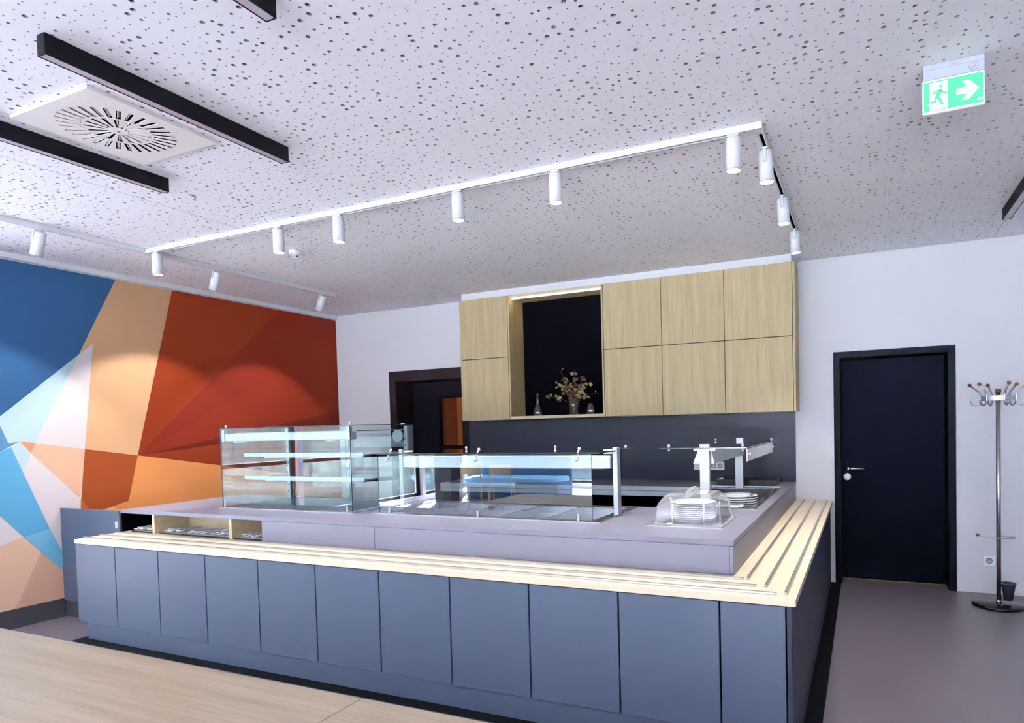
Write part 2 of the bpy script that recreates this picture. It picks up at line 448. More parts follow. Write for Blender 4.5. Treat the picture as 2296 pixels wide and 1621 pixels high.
# left wall with the painted mural
wl=thing('wall_left',None,None,(XL,3.4,0),kind='structure')
b=MB(); b.box(XL-.2,XL-.004,2.3,YB,0,H+.02); part('wall_board',b,m_wall,wl)
PAL={'blue':rgb(36,72,109),'mblue':rgb(75,115,151),'peach':rgb(180,140,106),'lblue':rgb(153,176,189),'white':rgb(185,176,178),
 'or1':rgb(114,36,6),'or2':rgb(104,25,6),'or3':rgb(107,28,6),'or4':rgb(85,18,6),'or5':rgb(112,37,8),
 'orq':rgb(132,59,22),'tri_o':rgb(182,119,81),'tri_p':rgb(191,149,124),'lor':rgb(184,119,68),'dtri':rgb(159,78,45),
 'lpe':rgb(192,142,101),'bb':rgb(76,137,171),'bb2':rgb(96,153,180),'pe1':rgb(189,155,133),'pe2':rgb(180,143,122)}
MUR=[
('peach',[(.6,.16),(XL and .6,.16),(3.3,.16),(3.3,.6),(.6,.6)]),
('blue',[(.6,2.95),(3.643,2.95),(3.316,2.237),(2.743,1.697),(1.6,.62),(.6,.62)]),
('peach',[(3.643,2.95),(4.161,2.95),(3.766,1.335),(3.328,1.414),(3.431,2.342),(3.316,2.237)]),
('lblue',[(3.316,2.237),(2.743,1.697),(2.721,1.671),(2.74,1.628),(2.789,1.484),(2.861,1.495),(2.968,1.478)]),
('white',[(3.431,2.342),(3.316,2.237),(2.965,1.474),(3.328,1.414)]),
('mblue',[(2.2,1.7),(2.74,1.628),(2.789,1.484),(2.861,1.495),(2.732,1.417),(2.2,1.12)]),
('or1',[(4.161,2.95),(5.411,2.95),(3.766,1.335)]),
('or2',[(5.411,2.95),(6.28,2.95),(6.28,2.673),(3.766,1.335)]),
('or3',[(6.28,2.673),(6.28,1.77),(3.766,1.335)]),
('or4',[(6.28,1.77),(6.28,1.56),(3.766,1.335)]),
('or5',[(6.28,1.56),(6.28,.88),(3.766,1.335)]),
('white',[(2.933,1.4),(3.278,.987),(3.273,.877),(3.253,.421),(3.142,.3),(3.05,.608),(2.857,1.22)]),
('orq',[(3.328,1.414),(3.766,1.335),(3.668,.919),(3.415,.858),(3.273,.88)]),
('lor',[(3.766,1.335),(6.28,.88),(6.28,.16),(3.4,.16),(3.415,.858),(3.668,.919)]),
('lpe',[(3.415,.858),(3.539,.877),(3.634,.801),(3.523,.16),(3.25,.16),(3.273,.877)]),
('tri_p',[(2.968,1.478),(3.328,1.414),(3.278,.987),(2.931,1.403)]),
('tri_o',[(2.858,1.498),(2.968,1.478),(2.931,1.403)]),
('dtri',[(3.278,.987),(3.35,.866),(3.273,.877)]),
('lblue',[(2.802,1.453),(2.861,1.495),(2.933,1.4),(2.857,1.22)]),
('white',[(1.4,.8),(2.71,.91),(2.854,.722),(2.7,.678),(1.4,.4)]),
('bb',[(1.5,.8),(2.732,1.417),(2.802,1.453),(3.036,.761),(2.86,.72),(2.71,.91),(2.3,1.16)]),
('bb2',[(2.86,.72),(3.036,.761),(3.097,.608),(3.14,.5),(3.14,.36),(3.089,.422)]),
('white',[(1.8,1.0),(2.3,1.16),(2.71,.91),(2.854,.722),(2.7,.678),(1.8,.45)]),
('pe1',[(1.8,.45),(2.7,.678),(2.854,.722),(2.967,.577),(2.811,.228),(2.766,.15),(1.8,.15)]),
('pe2',[(2.967,.577),(3.089,.422),(3.2,.3),(3.2,.15),(2.766,.15),(2.811,.228)]),
]
PM={}
for i,(c,poly) in enumerate(MUR):
    if c not in PM: PM[c]=mat('mural paint '+c,PAL[c],.8,spec=.2,bump=.06,bscale=300)
    q=[(y,z) for k,(y,z) in enumerate(poly) if k==0 or (y,z)!=poly[k-1]]
    q2=[]
    for (ya,za),(yb,zb) in zip(q,q[1:]+q[:1]):
        if ya>=2.31: q2.append((ya,za))
        if (ya-2.31)*(yb-2.31)<0: k_=(2.31-ya)/(yb-ya); q2.append((2.31,za+k_*(zb-za)))
    q=q2
    if len(q)<3: continue
    x=XL-.004+.0003*(i+1)
    b=MB(); b.prism(q,YZ,x-.0002,x); part('mural_field',b,PM[c],wl)
b=MB(); b.cbox(XL-.01,-6.212,2.3,YB,2.955,H+.01,.004); struct('trim_2',b,m_white)
b=MB(); b.box(XL-.01,XL+.012,2.3,3.3,.0,.155); struct('baseboard_left',b,m_base)
# walls out of the frame
b=MB(); b.box(-8.7,XL-.2,2.3,2.5,0,H+.02); struct('wall_side',b,m_wall)
b=MB(); b.box(8.6,8.8,-7.1,YB+.4,0,H+.02); struct('wall_right',b,m_wall)
def windows(prefix, us, z0, z1, wall, t0, t1, fn, n0):
    b=MB()
    lo,hi=us[0]-.0,us[-1]+.0
    edges=[]
    for a,c in zip(us[:-1],us[1:]): edges+=[a+.05,c-.05]
    b.grid([lo]+edges+[hi],[0,z0,z1,H+.02],t0,t1,lambda u,v: not (z0<v<z1 and any(a+.05<u<c-.05 for a,c in zip(us[:-1],us[1:]))),fn)
    struct(wall,b,m_wall)
    for i,(a,c) in enumerate(zip(us[:-1],us[1:])):
        b=MB(); tm=(t0+t1)/2
        a2,c2=a+.05,c-.05
        b.grid([a2,a2+.06,c2-.06,c2],[z0,z0+.06,1.0,1.06,z1-.06,z1],tm-.03,tm+.03,
               lambda u,v:not (a2+.06<u<c2-.06 and (z0+.06<v<1.0 or 1.06<v<z1-.06)),fn)
        p=fn((a+c)/2,z0,tm)
        w=thing('window_%d'%(n0+i),None,None,p,kind='structure')
        part('window_frame',b,m_black,w)
        b=MB(); q=[fn(a2+.06,z0+.06,tm-.004),fn(c2-.06,z1-.06,tm+.004)]
        b.box(min(q[0][0],q[1][0]),max(q[0][0],q[1][0]),min(q[0][1],q[1][1]),max(q[0][1],q[1][1]),z0+.06,z1-.06)
        part('window_pane',b,m_glass,w)
windows('r',[-8.5+1.7*i for i in range(8)],.12,2.8,'wall_rear',-7.2,-7.0,XZ,1)
windows('s',[-7.0+1.54*i for i in range(7)],.12,2.8,'wall_side.001',-8.7,-8.5,YZ,8)
b=MB(); b.box(-8.0,-7.6,-3.9,-3.62,0,H); b2=MB(); b2.box(3.4,8.8,-7.2,-7.0,0,H); struct('wall_rear.001',b2,m_wall); struct('wall_column',b,mat('anthracite column',rgb(34,36,46),.6))
# outside: pale ground added to bounce daylight, dark blockers added against reflected glare
b2=MB(); b2.box(-30,14,-30,-7.2,-.16,-.06); b2.box(-30,-8.7,-7.2,12,-.16,-.06); struct('bounce_ground',b2,mat('pale bounce ground',rgb(222,222,222),.9))
def glare_blocker(x0,x1,y0,y1,lab):
    b=MB(); rng=random.Random(5)
    nx=max(2,int((x1-x0)/.25)); ny=max(2,int((y1-y0)/.25)); j=lambda: rng.uniform(-.06,.06)
    top=[[(x0+(x1-x0)*i/nx+j()*.6,y0+(y1-y0)*k/ny+j()*.6,2.0+j()) for k in range(ny+1)] for i in range(nx+1)]
    bot=[[(p[0],p[1],-.059) for p in r] for r in top]
    for i in range(nx):
        for k in range(ny):
            b._add([top[i][k],top[i+1][k],top[i+1][k+1],top[i][k+1]],[(0,1,2,3)]); b._add([bot[i][k],bot[i][k+1],bot[i+1][k+1],bot[i+1][k]],[(0,1,2,3)])
    ring=[(i,0) for i in range(nx)]+[(nx,k) for k in range(ny)]+[(i,ny) for i in range(nx,0,-1)]+[(0,k) for k in range(ny,0,-1)]
    L=[]
    for zf in(0,.25,.5,.75,1):
        L.append([tuple(bot[i][k][c]*(1-zf)+top[i][k][c]*zf+(j() if 0<zf<1 and c<2 else 0) for c in range(3)) for i,k in ring])
    n=len(ring)
    for a_ in range(4):
        for q in range(n): b._add([L[a_][q],L[a_][(q+1)%n],L[a_+1][(q+1)%n],L[a_+1][q]],[(0,1,2,3)])
    solo('glare_blocker',b,m_blocker,lab,'glare_blocker',kind='stuff')
glare_blocker(-12.4,-10.2,-11,6,'added dark glare blocker beyond the side windows, mirrored in the display case')
glare_blocker(-10,-4.5,-11.0,-9.0,'added dark glare blocker beyond the rear windows, mirrored in the sneeze guard')
# ------------------------------------------------------------------ doors
d=thing('door_2',None,None,(.24,YB+.1,0),kind='structure')
b=MB(); b.grid([-.246,-.194,.677,.733],[0,2.078,2.132],YB-.012,YB+.0,lambda u,v: not(-.194<u<.677 and v<2.078),XZ)
b.grid([-.199,-.192,.675,.682],[0,2.075,2.082],YB-.001,6.545,lambda u,v: not(-.192<u<.675 and v<2.075),XZ)
part('door_frame',b,m_dframe,d)
b=MB(); b.cbox(-.19,.673,6.5,6.54,.008,2.072,.002); part('door_leaf',b,m_door,d)
b=MB(); b.cbox(-.19,.673,6.47,6.5,.0005,.006,.001); part('threshold',b,mat('brass threshold',rgb(120,96,60),.4,.8),d)
b=MB(); b.cbox(-.163,-.12,6.488,6.5,.98,1.14,.004); pl=part('lock_plate',b,m_dframe,d,'black rectangular lock plate')
b=MB(); b.cyl((-.128,6.49,1.05),(-.128,6.445,1.05),.010); b.tube([(-.128,6.447,1.05),(-.1,6.445,1.05),(.005,6.445,1.05)],.009); part('lever',b,m_dsteel,d,'steel lever handle')
b=MB(); b.lathe([(.001,0),(.03,0),(.034,.004),(.034,.02),(.03,.026),(.012,.028),(.001,.028)],(-.142,6.489,.972),24,Matrix.Rotation(PI/2,4,'X')); part('lock_knob',b,m_plast,d,'round white lock knob')

d=thing('door_1',None,None,(-4.82,YB+.15,0),kind='structure')
b=MB(); b.grid([-5.402,-5.306,-4.334,-4.245],[0,2.11,2.237],YB-.012,YB,lambda u,v: not(-5.306<u<-4.334 and v<2.11),XZ)
b.grid([-5.312,-5.304,-4.336,-4.328],[0,2.108,2.117],YB-.001,6.66,lambda u,v: not(-5.304<u<-4.336 and v<2.108),XZ)
part('door_frame',b,m_bframe,d)
b=MB(); b.grid([-5.303,-4.885,-4.545,-4.337],[.006,1.30,1.905,2.106],6.6,6.645,lambda u,v: not(-4.885<u<-4.545 and 1.3<v<1.905),XZ); part('door_leaf',b,m_bdoor,d)
b=MB(); b.grid([-4.893,-4.88,-4.55,-4.537],[1.292,1.305,1.9,1.913],6.592,6.6,lambda u,v: not(-4.88<u<-4.55 and 1.305<v<1.9),XZ); part('glazing_bead',b,m_darkgap,d)
b=MB(); b.box(-4.884,-4.546,6.618,6.626,1.301,1.904); part('pane',b,m_glass,d)
# lit corridor behind the glazed door
b=MB(); b.box(-6.5,-3.2,8.9,9.0,0,H); b.box(-6.6,-6.5,6.68,9.0,0,H); b.box(-3.2,-3.1,6.68,9.0,0,H); b.cbox(-5.9,-5.75,8.4,8.9,0,H); b.box(-6.5,-3.2,6.9,9,2.55,2.6); struct('wall_corridor',b,m_amber)
b=MB(); b.cbox(-6.1,-5.2,7.2,7.5,2.5,2.545); cl=solo('corridor_lamp',b,emis('warm corridor lamp diffuser',(1,.72,.46,1),1.0),'warm glowing ceiling lamp in the corridor behind the glazed door','lamp')
l=bpy.data.lights.new('corridor_light','POINT'); l.energy=5; l.color=(1,.76,.54); l.shadow_soft_size=.15
lo=bpy.data.objects.new('corridor_light',l); COL.objects.link(lo); lo.parent=cl; lo.location=(.9,.3,-.25)
b=MB(); b.box(-.6,1.0,6.68,6.75,0,H); b.box(-3.0,-.6,6.7,6.78,0,H); b.box(1.0,8.8,6.7,6.78,0,H); b.box(-8.7,-6.6,6.7,6.78,0,H); struct('light_seal',b,m_darkgap)  # black boards added behind the back wall to stop light leaking round the door
# gypsum soffit above the wall cabinets
b=MB(); b.box(-4.08,-.572,5.955,YB,2.928,H+.01); struct('trim_3',b,m_white)
# ================================================================== COUNTER
ORD=['leftmost','second','third','fourth','fifth','sixth','seventh','eighth','ninth','tenth','rightmost']
sx=[-5.423,-4.947,-4.467,-3.987,-3.495,-3.012,-2.528,-2.043,-1.56,-1.076,-.594,-.309]
for i in range(11):
    a,c=sx[i],sx[i+1]
    lab={0:'leftmost slate grey base cabinet, half hidden under the tray shelf end by the mural',
         10:'narrow rightmost slate grey base cabinet at the outer counter corner'}.get(i,'%s slate grey handleless base cabinet from the left in the counter front'%ORD[i])
    t=thing('base_cabinet',lab,'cabinet',((a+c)/2,2.95,.135),'base cabinets along the counter front')
    b=MB(); b.box(a+.004,c-.004,2.812,3.1,.135,.729); part('carcass',b,m_darkgap,t)
    b=MB(); b.cbox(a+.004,c-.004,2.79,2.81,.137,.722,.0015); part('door_panel',b,m_front,t)
b=MB(); b.cbox(-5.36,-.34,2.815,2.835,.003,.133,.002); b.box(-5.36,-5.34,2.835,3.1,.003,.133); solo('plinth',b,m_front,'recessed slate grey plinth under the counter front','plinth')
b=MB(); b.cbox(-.307,-.285,2.79,6.265,.003,.73,.002); solo('end_panel',b,m_endp,'tall dark side panel closing the right counter end','panel')

# tray shelf: L-shaped board with metal slide rails
t=thing('tray_shelf','L-shaped pale ash tray shelf with steel slide rails around the counter','shelf',(-2.8,2.9,.731))
b=MB(); b.prism([(-5.392,2.77),(-.268,2.77),(-.60,3.125),(-.60,3.38),(-5.392,3.38)],XY,.731,.761); part('front_board',b,m_ash,t)
b=MB(); b.prism([(-.2675,2.7705),(-.2675,6.275),(-.5995,6.275),(-.5995,3.1255)],XY,.731,.761); part('side_board',b,m_ash_y,t)
for y,x1 in((2.83,-.353),(2.943,-.454),(3.052,-.53)):
    b=MB(); b.cbox(-5.38,x1,y-.007,y+.007,.7605,.772,.0015); part('slide_rail',b,m_slide,t)
for x,y0 in((-.515,3.055),(-.415,2.945),(-.316,2.842)):
    b=MB(); b.cbox(x-.007,x+.007,y0,6.27,.7605,.772,.0015); part('slide_rail',b,m_slide,t)

# upstand between tray shelf and worktop
t=thing('counter_upstand','smooth grey laminate upstand between tray shelf and worktop','panel',(-2.2,3.13,.762))
for a,c in((-3.855,-2.852),(-2.849,-.612)):
    b=MB(); b.cbox(a,c,3.124,3.138,.762,.906,.001); part('upstand_panel',b,m_lam,t)
b=MB(); b.cbox(-.610,-.59,3.12,6.268,.762,.906,.003); part('side_panel',b,m_lam,t)
t=thing('cutlery_niche','open pale wood cutlery niche in the left counter front','niche',(-4.63,3.27,.761))
b=MB(); b.box(-5.40,-3.857,3.40,3.415,.7615,.906); part('back_board',b,m_oak_x,t)
for x in(-5.032,-4.172):
    b=MB(); b.cbox(x-.014,x+.014,3.122,3.40,.7615,.906,.001); part('divider',b,m_oak_x,t)
b=MB(); b.box(-5.425,-5.40,3.122,3.415,.7615,.906); part('end_board',b,m_darkgap,t,'black left end board')
b=MB(); b.box(-3.873,-3.857,3.139,3.40,.7615,.906); part('end_board',b,m_oak_x,t)

# cutlery trays with spoons
spots=[(-5.30,-5.055,'leftmost steel cutlery tray, in the niche bay with the black end board'),
       (-4.96,-4.70,'steel cutlery tray at the left of the wide middle niche bay'),
       (-4.68,-4.43,'steel cutlery tray in the centre of the wide middle niche bay'),
       (-4.41,-4.19,'steel cutlery tray at the right of the wide middle niche bay'),
       (-4.13,-3.88,'rightmost steel cutlery tray, alone in the right niche bay')]
def spoon_mb():
    b=MB()
    n=7;vs=[];fs=[]
    prof=[(-.085,.005,.004),(-.06,.0075,.003),(-.02,.004,.005),(.01,.0035,.006),(.025,.010,.002),(.042,.017,-.002),(.058,.018,-.003),(.072,.013,-.001),(.08,.004,.002)]
    for (y,w,z) in prof:
        for s_ in(-1,-.5,0,.5,1): vs.append((w*s_,y,z+ (w*.25*s_*s_) +.004))
    m5=len(prof)
    for i in range(m5-1):
        for k in range(4): fs.append((i*5+k,i*5+k+1,(i+1)*5+k+1,(i+1)*5+k))
    N=len(vs); vs+= [(x,y,z-.0022) for x,y,z in vs]; fs+=[tuple(N+q for q in f[::-1]) for f in list(fs)]
    for i in range(m5-1):
        fs.append((i*5,(i+1)*5,N+(i+1)*5,N+i*5)); fs.append((i*5+4,N+i*5+4,N+(i+1)*5+4,(i+1)*5+4))
    fs.append(tuple([0,1,2,3,4][::-1])+tuple(N+q for q in range(5))); 
    b._add(vs,fs,True); return b
sp=None
for a,c,lab in spots:
    t=thing('cutlery_tray',lab,'tray',((a+c)/2,3.25,.7615),'steel cutlery trays in the niche')
    b=MB(); w=.006
    b.grid([a,a+w,c-w,c],[3.13,3.136,3.374,3.38],.766,.775,lambda u,v:not(a+w<u<c-w and 3.136<v<3.374),XY); b.box(a,c,3.13,3.38,.762,.766)
    part('tray_shell',b,m_cutl,t)
    b=MB(); b.cbox(a-.004,c+.004,3.122,3.13,.762,.774,.001); part('tray_lip',b,m_blackpl,t)
    for k in range(6):
        x=(a+c)/2+(k-2.5)*.034+random.uniform(-.004,.004); y=3.22+random.uniform(-.015,.015); z=.774+(.010 if k%2 else 0)
        lab2='%s spoon from the left in the '%('first','second','third','fourth','fifth','sixth')[k]+['leftmost tray','left middle tray','centre tray','right middle tray','rightmost tray'][[q[2] for q in spots].index(lab)]
        if sp is None:
            sp=solo('spoon',spoon_mb(),m_cutl,lab2,'spoon','spoons lying in the cutlery trays'); o=sp
        else:
            o=sp.copy(); COL.objects.link(o); o['label']=lab2
        o.scale=(1.1,1.15,1.7); o.location=(x,y,z); o.rotation_euler=(.06,0,PI+random.uniform(-.12,.12))

# worktop: one U-shaped slab with cut-outs for the drop-in units
holes=[(-4.58,-3.38,3.49,4.06),(-3.085,-1.51,3.53,4.09),(-1.085,-.775,3.50,3.87),(-1.225,-.69,4.285,5.57)]
def solid(u,v):
    ins=(v<4.225) or (u>-1.34) or (v>5.65 and u>-4.2)
    return ins and not any(a<u<c and d_<v<e for a,c,d_,e in holes)
us=sorted({-5.43,-.588,-1.34,-4.2}|{h[0] for h in holes}|{h[1] for h in holes})
vs=sorted({3.12,4.225,5.65,6.265}|{h[2] for h in holes}|{h[3] for h in holes})
b=MB(); b.grid(us,vs,.908,.935,solid,XY); solo('worktop',b,m_lam,'continuous U-shaped grey laminate worktop of the serving counter','worktop')
t=thing('counter_carcass','grey inner carcass walls carrying the counter worktop','counter',(-2.9,3.7,0))  # only the inner carcass walls and one end panel, not the whole counter
b=MB(); b.box(-5.42,-1.35,4.18,4.2,.003,.907); part('inner_panel',b,m_darkgap,t)
b=MB(); b.box(-1.335,-1.315,4.2,5.64,.003,.907); part('inner_panel',b,m_darkgap,t)
b=MB(); b.box(-5.425,-5.405,3.42,4.18,.003,.907); part('end_panel',b,m_lam,t)
# low swing gate towards the mural wall
t=thing('counter_gate','low grey panel closing the gap between counter and mural','gate',(-5.84,3.12,0))
b=MB(); b.cbox(-6.235,-5.434,3.11,3.13,.14,.925,.002); part('gate_panel',b,m_front,t)
b=MB(); b.box(-6.235,-5.434,3.125,3.145,.003,.138); part('gate_plinth',b,m_base,t)
b=MB(); b.cbox(-5.482,-5.45,3.104,3.11,.786,.84,.002); part('handle_plate',b,m_alu,t,'small pale handle plate')

# back counter under the splashback
t=thing('back_counter','steel fronted back counter standing under the slate splashback','counter',(-2.77,5.96,0))
for k,(z0,z1) in enumerate(((.892,.934),(.842,.889))):
    b=MB(); b.cbox(-4.2,-1.342,5.63,5.648,z0,z1,.002); part('steel_band',b,m_alu,t)
b=MB(); b.box(-4.2,-1.345,6.2,6.22,.003,.906); part('back_board',b,m_darkgap,t)
for x in(-4.19,-1.40):
    b=MB(); b.cbox(x,x+.04,5.68,5.72,.003,.906,.002); part('leg',b,m_darkgap,t)
# splashback
t=thing('splashback','slate grey laminate splashback behind the serving counter','splashback',(-2.4,6.27,.936))
for a,c in((-4.24,-2.344),(-2.341,-.586)):
    b=MB(); b.cbox(a,c,6.266,6.279,.936,1.598,.001); part('splash_panel',b,m_splash,t)

# ================================================================== WALL CABINETS
cs=[-4.098,-3.486,-2.380,-1.776,-1.171,-.566]
labs=['leftmost pale oak wall cabinet, overlapping the glazed door','','pale oak wall cabinet directly right of the black niche','pale oak wall cabinet in the middle of the right-hand three','rightmost pale oak wall cabinet with the visible side cheek']
for i in(0,2,3,4):
    a,c=cs[i],cs[i+1]
    t=thing('wall_cabinet',labs[i],'cabinet',((a+c)/2,6.1,1.6),'pale oak wall cabinets')
    b=MB(); b.box(a+.003,c-.003,5.952,6.264,1.605,2.922); part('carcass',b,m_darkgap if i!=4 else m_darkgap,t)
    for z0,z1 in((1.6,2.268),(2.274,2.925)):
        b=MB(); b.cbox(a+.0025,c-.0025,5.93,5.95,z0,z1,.0015); part('door_panel',b,m_oak,t)
    if i==4:
        b=MB(); b.cbox(-.564,-.544,5.93,6.264,1.6,2.925,.001); part('side_cheek',b,m_oak,t)
t=thing('niche_cabinet','open oak display niche with black back and lit strip','niche',(-2.933,6.1,1.6))
for xa in(-3.483,-2.401):
    b=MB(); b.cbox(xa,xa+.018,5.93,6.262,1.6,2.925,.001); part('side_board',b,m_oak,t)
b=MB(); b.cbox(-3.465,-2.401,5.93,6.262,1.6,1.63,.001); part('shelf_board',b,m_oak_x,t)
b=MB(); b.cbox(-3.465,-2.401,5.93,6.262,2.895,2.925,.001); part('top_board',b,m_oak_x,t)
b=MB(); b.box(-3.465,-2.401,6.24,6.26,1.63,2.895); part('back_board',b,m_darkgap,t,'black back board')
b=MB(); b.cbox(-3.44,-2.402,5.952,5.968,2.884,2.8948,.001); part('light_strip',b,m_led,t,'glowing warm light strip')
# vases and dried branches in the niche
def lathe_solo(name,prof,loc,m_,lab,cat,n=24,group=None):
    b=MB(); b.lathe(prof,loc,n); return solo(name,b,m_,lab,cat,group)
NZ=1.6305
t=thing('carafe','small glass carafe with ball stopper at the niche left','carafe',(-3.235,6.1,NZ))
b=MB(); b.lathe([(.001,0),(.042,.001),(.047,.012),(.046,.05),(.036,.085),(.018,.125),(.0145,.16),(.017,.186),(.0145,.186),(.0125,.16),(.016,.125),(.033,.085),(.043,.05),(.044,.014),(.04,.006),(.001,.005)],(-3.235,6.1,NZ)); part('carafe_body',b,m_vglass,t)
b=MB(); b.lathe([(.012,.176),(.013,.19),(.019,.193),(.019,.2),(.009,.204),(.009,.212)],(-3.235,6.1,NZ)); b.sphere((-3.235,6.1,NZ+.23),.02,16,10); part('stopper',b,m_vglass,t)
lathe_solo('glass_vase',[(.001,0),(.04,.001),(.043,.01),(.052,.09),(.068,.18),(.065,.18),(.049,.09),(.039,.016),(.036,.01),(.001,.009)],(-2.802,6.1,NZ),m_vglass,'tapered clear glass vase holding dried branches in the niche','vase')
t=thing('glass_jar','small lidded glass jar at the niche right','jar',(-2.612,6.1,NZ))
b=MB(); b.lathe([(.001,0),(.038,.001),(.042,.01),(.042,.07),(.03,.09),(.028,.1),(.026,.1),(.027,.09),(.039,.068),(.039,.012),(.035,.006),(.001,.005)],(-2.612,6.1,NZ)); part('jar_body',b,m_vglass,t)
b=MB(); b.lathe([(.001,.1),(.03,.1),(.031,.106),(.012,.112),(.012,.118),(.001,.122)],(-2.612,6.1,NZ)); part('jar_lid',b,m_vglass,t)
bq=thing('dried_bouquet','dried eucalyptus and russet leaves standing in the glass vase','bouquet',(-2.802,6.1,NZ+.012))
lf=None
tips=[(-3.13,6.02,1.83),(-3.02,6.12,1.98),(-2.96,6.1,2.12),(-2.88,6.0,2.02),(-2.80,6.12,2.11),(-2.74,6.03,2.02),(-2.66,6.1,2.04),(-2.57,6.06,1.98),(-2.50,6.08,1.86),(-2.9,6.14,1.9),(-2.62,5.99,1.85),(-2.72,6.15,1.95)]
for k,tp in enumerate(tips):
    p0=Vector((-2.802+random.uniform(-.015,.015),6.1+random.uniform(-.015,.015),NZ+.014)); p3=Vector(tp)
    p1=p0+Vector((0,0,.17))+ (p3-p0)*.12; 
    pts=[]
    for i in range(9):
        s_=i/8; q=(1-s_)**2*p0+2*s_*(1-s_)*p1+s_*s_*p3; pts.append(q)
    if abs(tp[0]+2.5)<.05 or tp[0]<-3.1: pts[-1].z-=.02
    b=MB(); b.tube(pts,[.0022-.0013*i/8 for i in range(9)],6); st=part('stem',b,m_stem,bq)
    rus = k in(3,5,9,11,6)
    for j in range(9):
        s_=random.uniform(.52,1.0) if not rus else random.uniform(.45,.95); i=min(7,int(s_*8)); q=pts[i].lerp(pts[i+1],s_*8-i)
        q=q+Vector((random.uniform(-.03,.03),random.uniform(-.03,.02),random.uniform(-.025,.025)))
        r=random.uniform(.013,.021)
        b=MB(); pr=[]
        n=9
        Mx=Matrix.Rotation(random.uniform(0,2*PI),4,'Y')@Matrix.Rotation(random.uniform(-.9,.9),4,'X')@Matrix.Rotation(random.uniform(-.9,.9),4,'Z')
        vs_=[Vector((0,-.002,0))]+[Vector((r*math.cos(2*PI*a/n),.004*math.cos(4*PI*a/n),r*1.15*math.sin(2*PI*a/n))) for a in range(n)]
        b._add([q+Mx@v for v in vs_],[(0,1+a,1+(a+1)%n) for a in range(n)],True)
        part('leaf',b,m_leafr if (rus and random.random()<.8) else m_leaf,st)
# ================================================================== DISPLAY CASE
ZW=.935
t=thing('display_case','tall glass refrigerated display case with two shelves on the worktop','display case',(-3.97,3.77,ZW))
def frame(x0,x1,y0,y1,wx,wy,z0,z1):
    b=MB(); b.grid([x0,x0+wx,x1-wx,x1],[y0,y0+wy,y1-wy,y1],z0,z1,lambda u,v: not(x0+wx<u<x1-wx and y0+wy<v<y1-wy),XY); return b
def basin(x0,x1,y0,y1,z0,z1,w=.003):
    b=MB(); b.grid([x0,x0+w,x1-w,x1],[y0,y0+w,y1-w,y1],z0+w,z1,lambda u,v: not(x0+w<u<x1-w and y0+w<v<y1-w),XY); b.box(x0,x1,y0,y1,z0,z0+w); return b
part('base_frame',frame(-4.66,-3.295,3.405,4.13,.06,.06,ZW,ZW+.008),m_steel_x,t)
part('basin',basin(-4.575,-3.385,3.495,4.055,.80,ZW-.001),m_dsteel,t)
b=MB(); b.box(-4.57,-3.39,3.77,3.776,.81,.87); part('basin_divider',b,m_steel_x,t)
GT=1.556
b=MB(); b.gpane(-4.635,-3.305,3.412,3.418,ZW+.009,GT); part('front_glass',b,[m_tglass,m_edge],t)
b=MB(); b.gpane(-3.311,-3.305,3.419,4.10,ZW+.009,GT); part('side_glass',b,[m_tglass,m_edge],t)
b=MB(); b.gpane(-4.635,-4.629,3.419,4.10,ZW+.009,GT); part('side_glass',b,[m_tglass,m_edge],t)
b=MB(); b.gpane(-4.64,-3.30,3.408,4.11,GT+.001,GT+.007); part('top_glass',b,[m_tglass,m_edge],t)
for a,c,y in((-4.57,-3.95,4.06),(-3.99,-3.37,4.07)):
    b=MB(); b.gpane(a,c,y,y+.005,ZW+.01,1.49); part('sliding_door',b,[m_tglass,m_edge],t)
for x,s_ in((-4.615,1),(-3.325,-1)):
    b=MB(); b.cbox(x-.012,x+.02,4.02,4.05,ZW+.008,1.55,.002)
    part('upright',b,m_steel_z,t)
    b=MB()
    for k in range(9):
        z=1.0+k*.055; b.box(x-.002,x+.004,4.0188,4.0201,z,z+.016)
    part('slot_row',b,m_darkgap,t,'row of dark slots in the upright',kind='stuff')
b=MB(); b.cbox(-3.345,-3.312,4.055,4.11,ZW+.008,1.55,.002); part('upright',b,m_dsteel,t)
b=MB(); b.cbox(-4.592,-3.325,3.425,3.50,1.458,1.516,.003); part('light_canopy',b,m_alu,t,'pale blue-white aluminium light canopy')
b=MB(); b.cbox(-4.592,-3.325,3.502,4.02,1.515,1.522,.002); part('canopy_plate',b,m_dsteel,t)
for x in(-4.615,-3.325):
    b=MB(); b.cbox(x-.014,x+.014,3.42,3.445,1.455,1.548,.002); part('corner_clamp',b,m_dsteel,t)
for x in(-4.48,-3.52):
    b=MB(); b.lathe([(.001,0),(.04,0),(.046,.006),(.046,.013)],(x,3.465,1.4445),20); part('downlight',b,m_white,t,'small round white downlight')
for z in(1.335,1.152):
    b=MB(); b.cbox(-4.55,-3.315,3.548,3.556,z-.004,z+.026,.001); part('shelf_front_rail',b,m_alu,t)
    b=MB(); b.gpane(-4.55,-3.345,3.557,4.015,z+.002,z+.008); part('glass_shelf',b,[m_tglass,m_edge],t)
    for x in(-4.56,-3.338):
        b=MB(); b.prism([(3.557,z+.001),(4.018,z+.001),(4.018,z-.03),(3.9,z-.022),(3.557,z-.008)],YZ,x-.003,x+.003); part('shelf_bracket',b,m_darkgap,t)
    b=MB(); b.cbox(-4.35,-3.345,3.575,3.6,z-.014,z+.001,.001); part('shelf_light',b,m_plast,t)
for x in(-4.6,-3.325):
    b=MB(); b.cyl((x,3.44,GT+.007),(x,3.44,GT+.014),.006); b.sphere((x,3.44,GT+.02),.011); part('clamp_knob',b,m_chrome,t)
b=MB(); b.cyl((-3.325,4.0,GT+.007),(-3.325,4.0,GT+.013),.02,.014); part('clamp_knob',b,m_chrome,t)
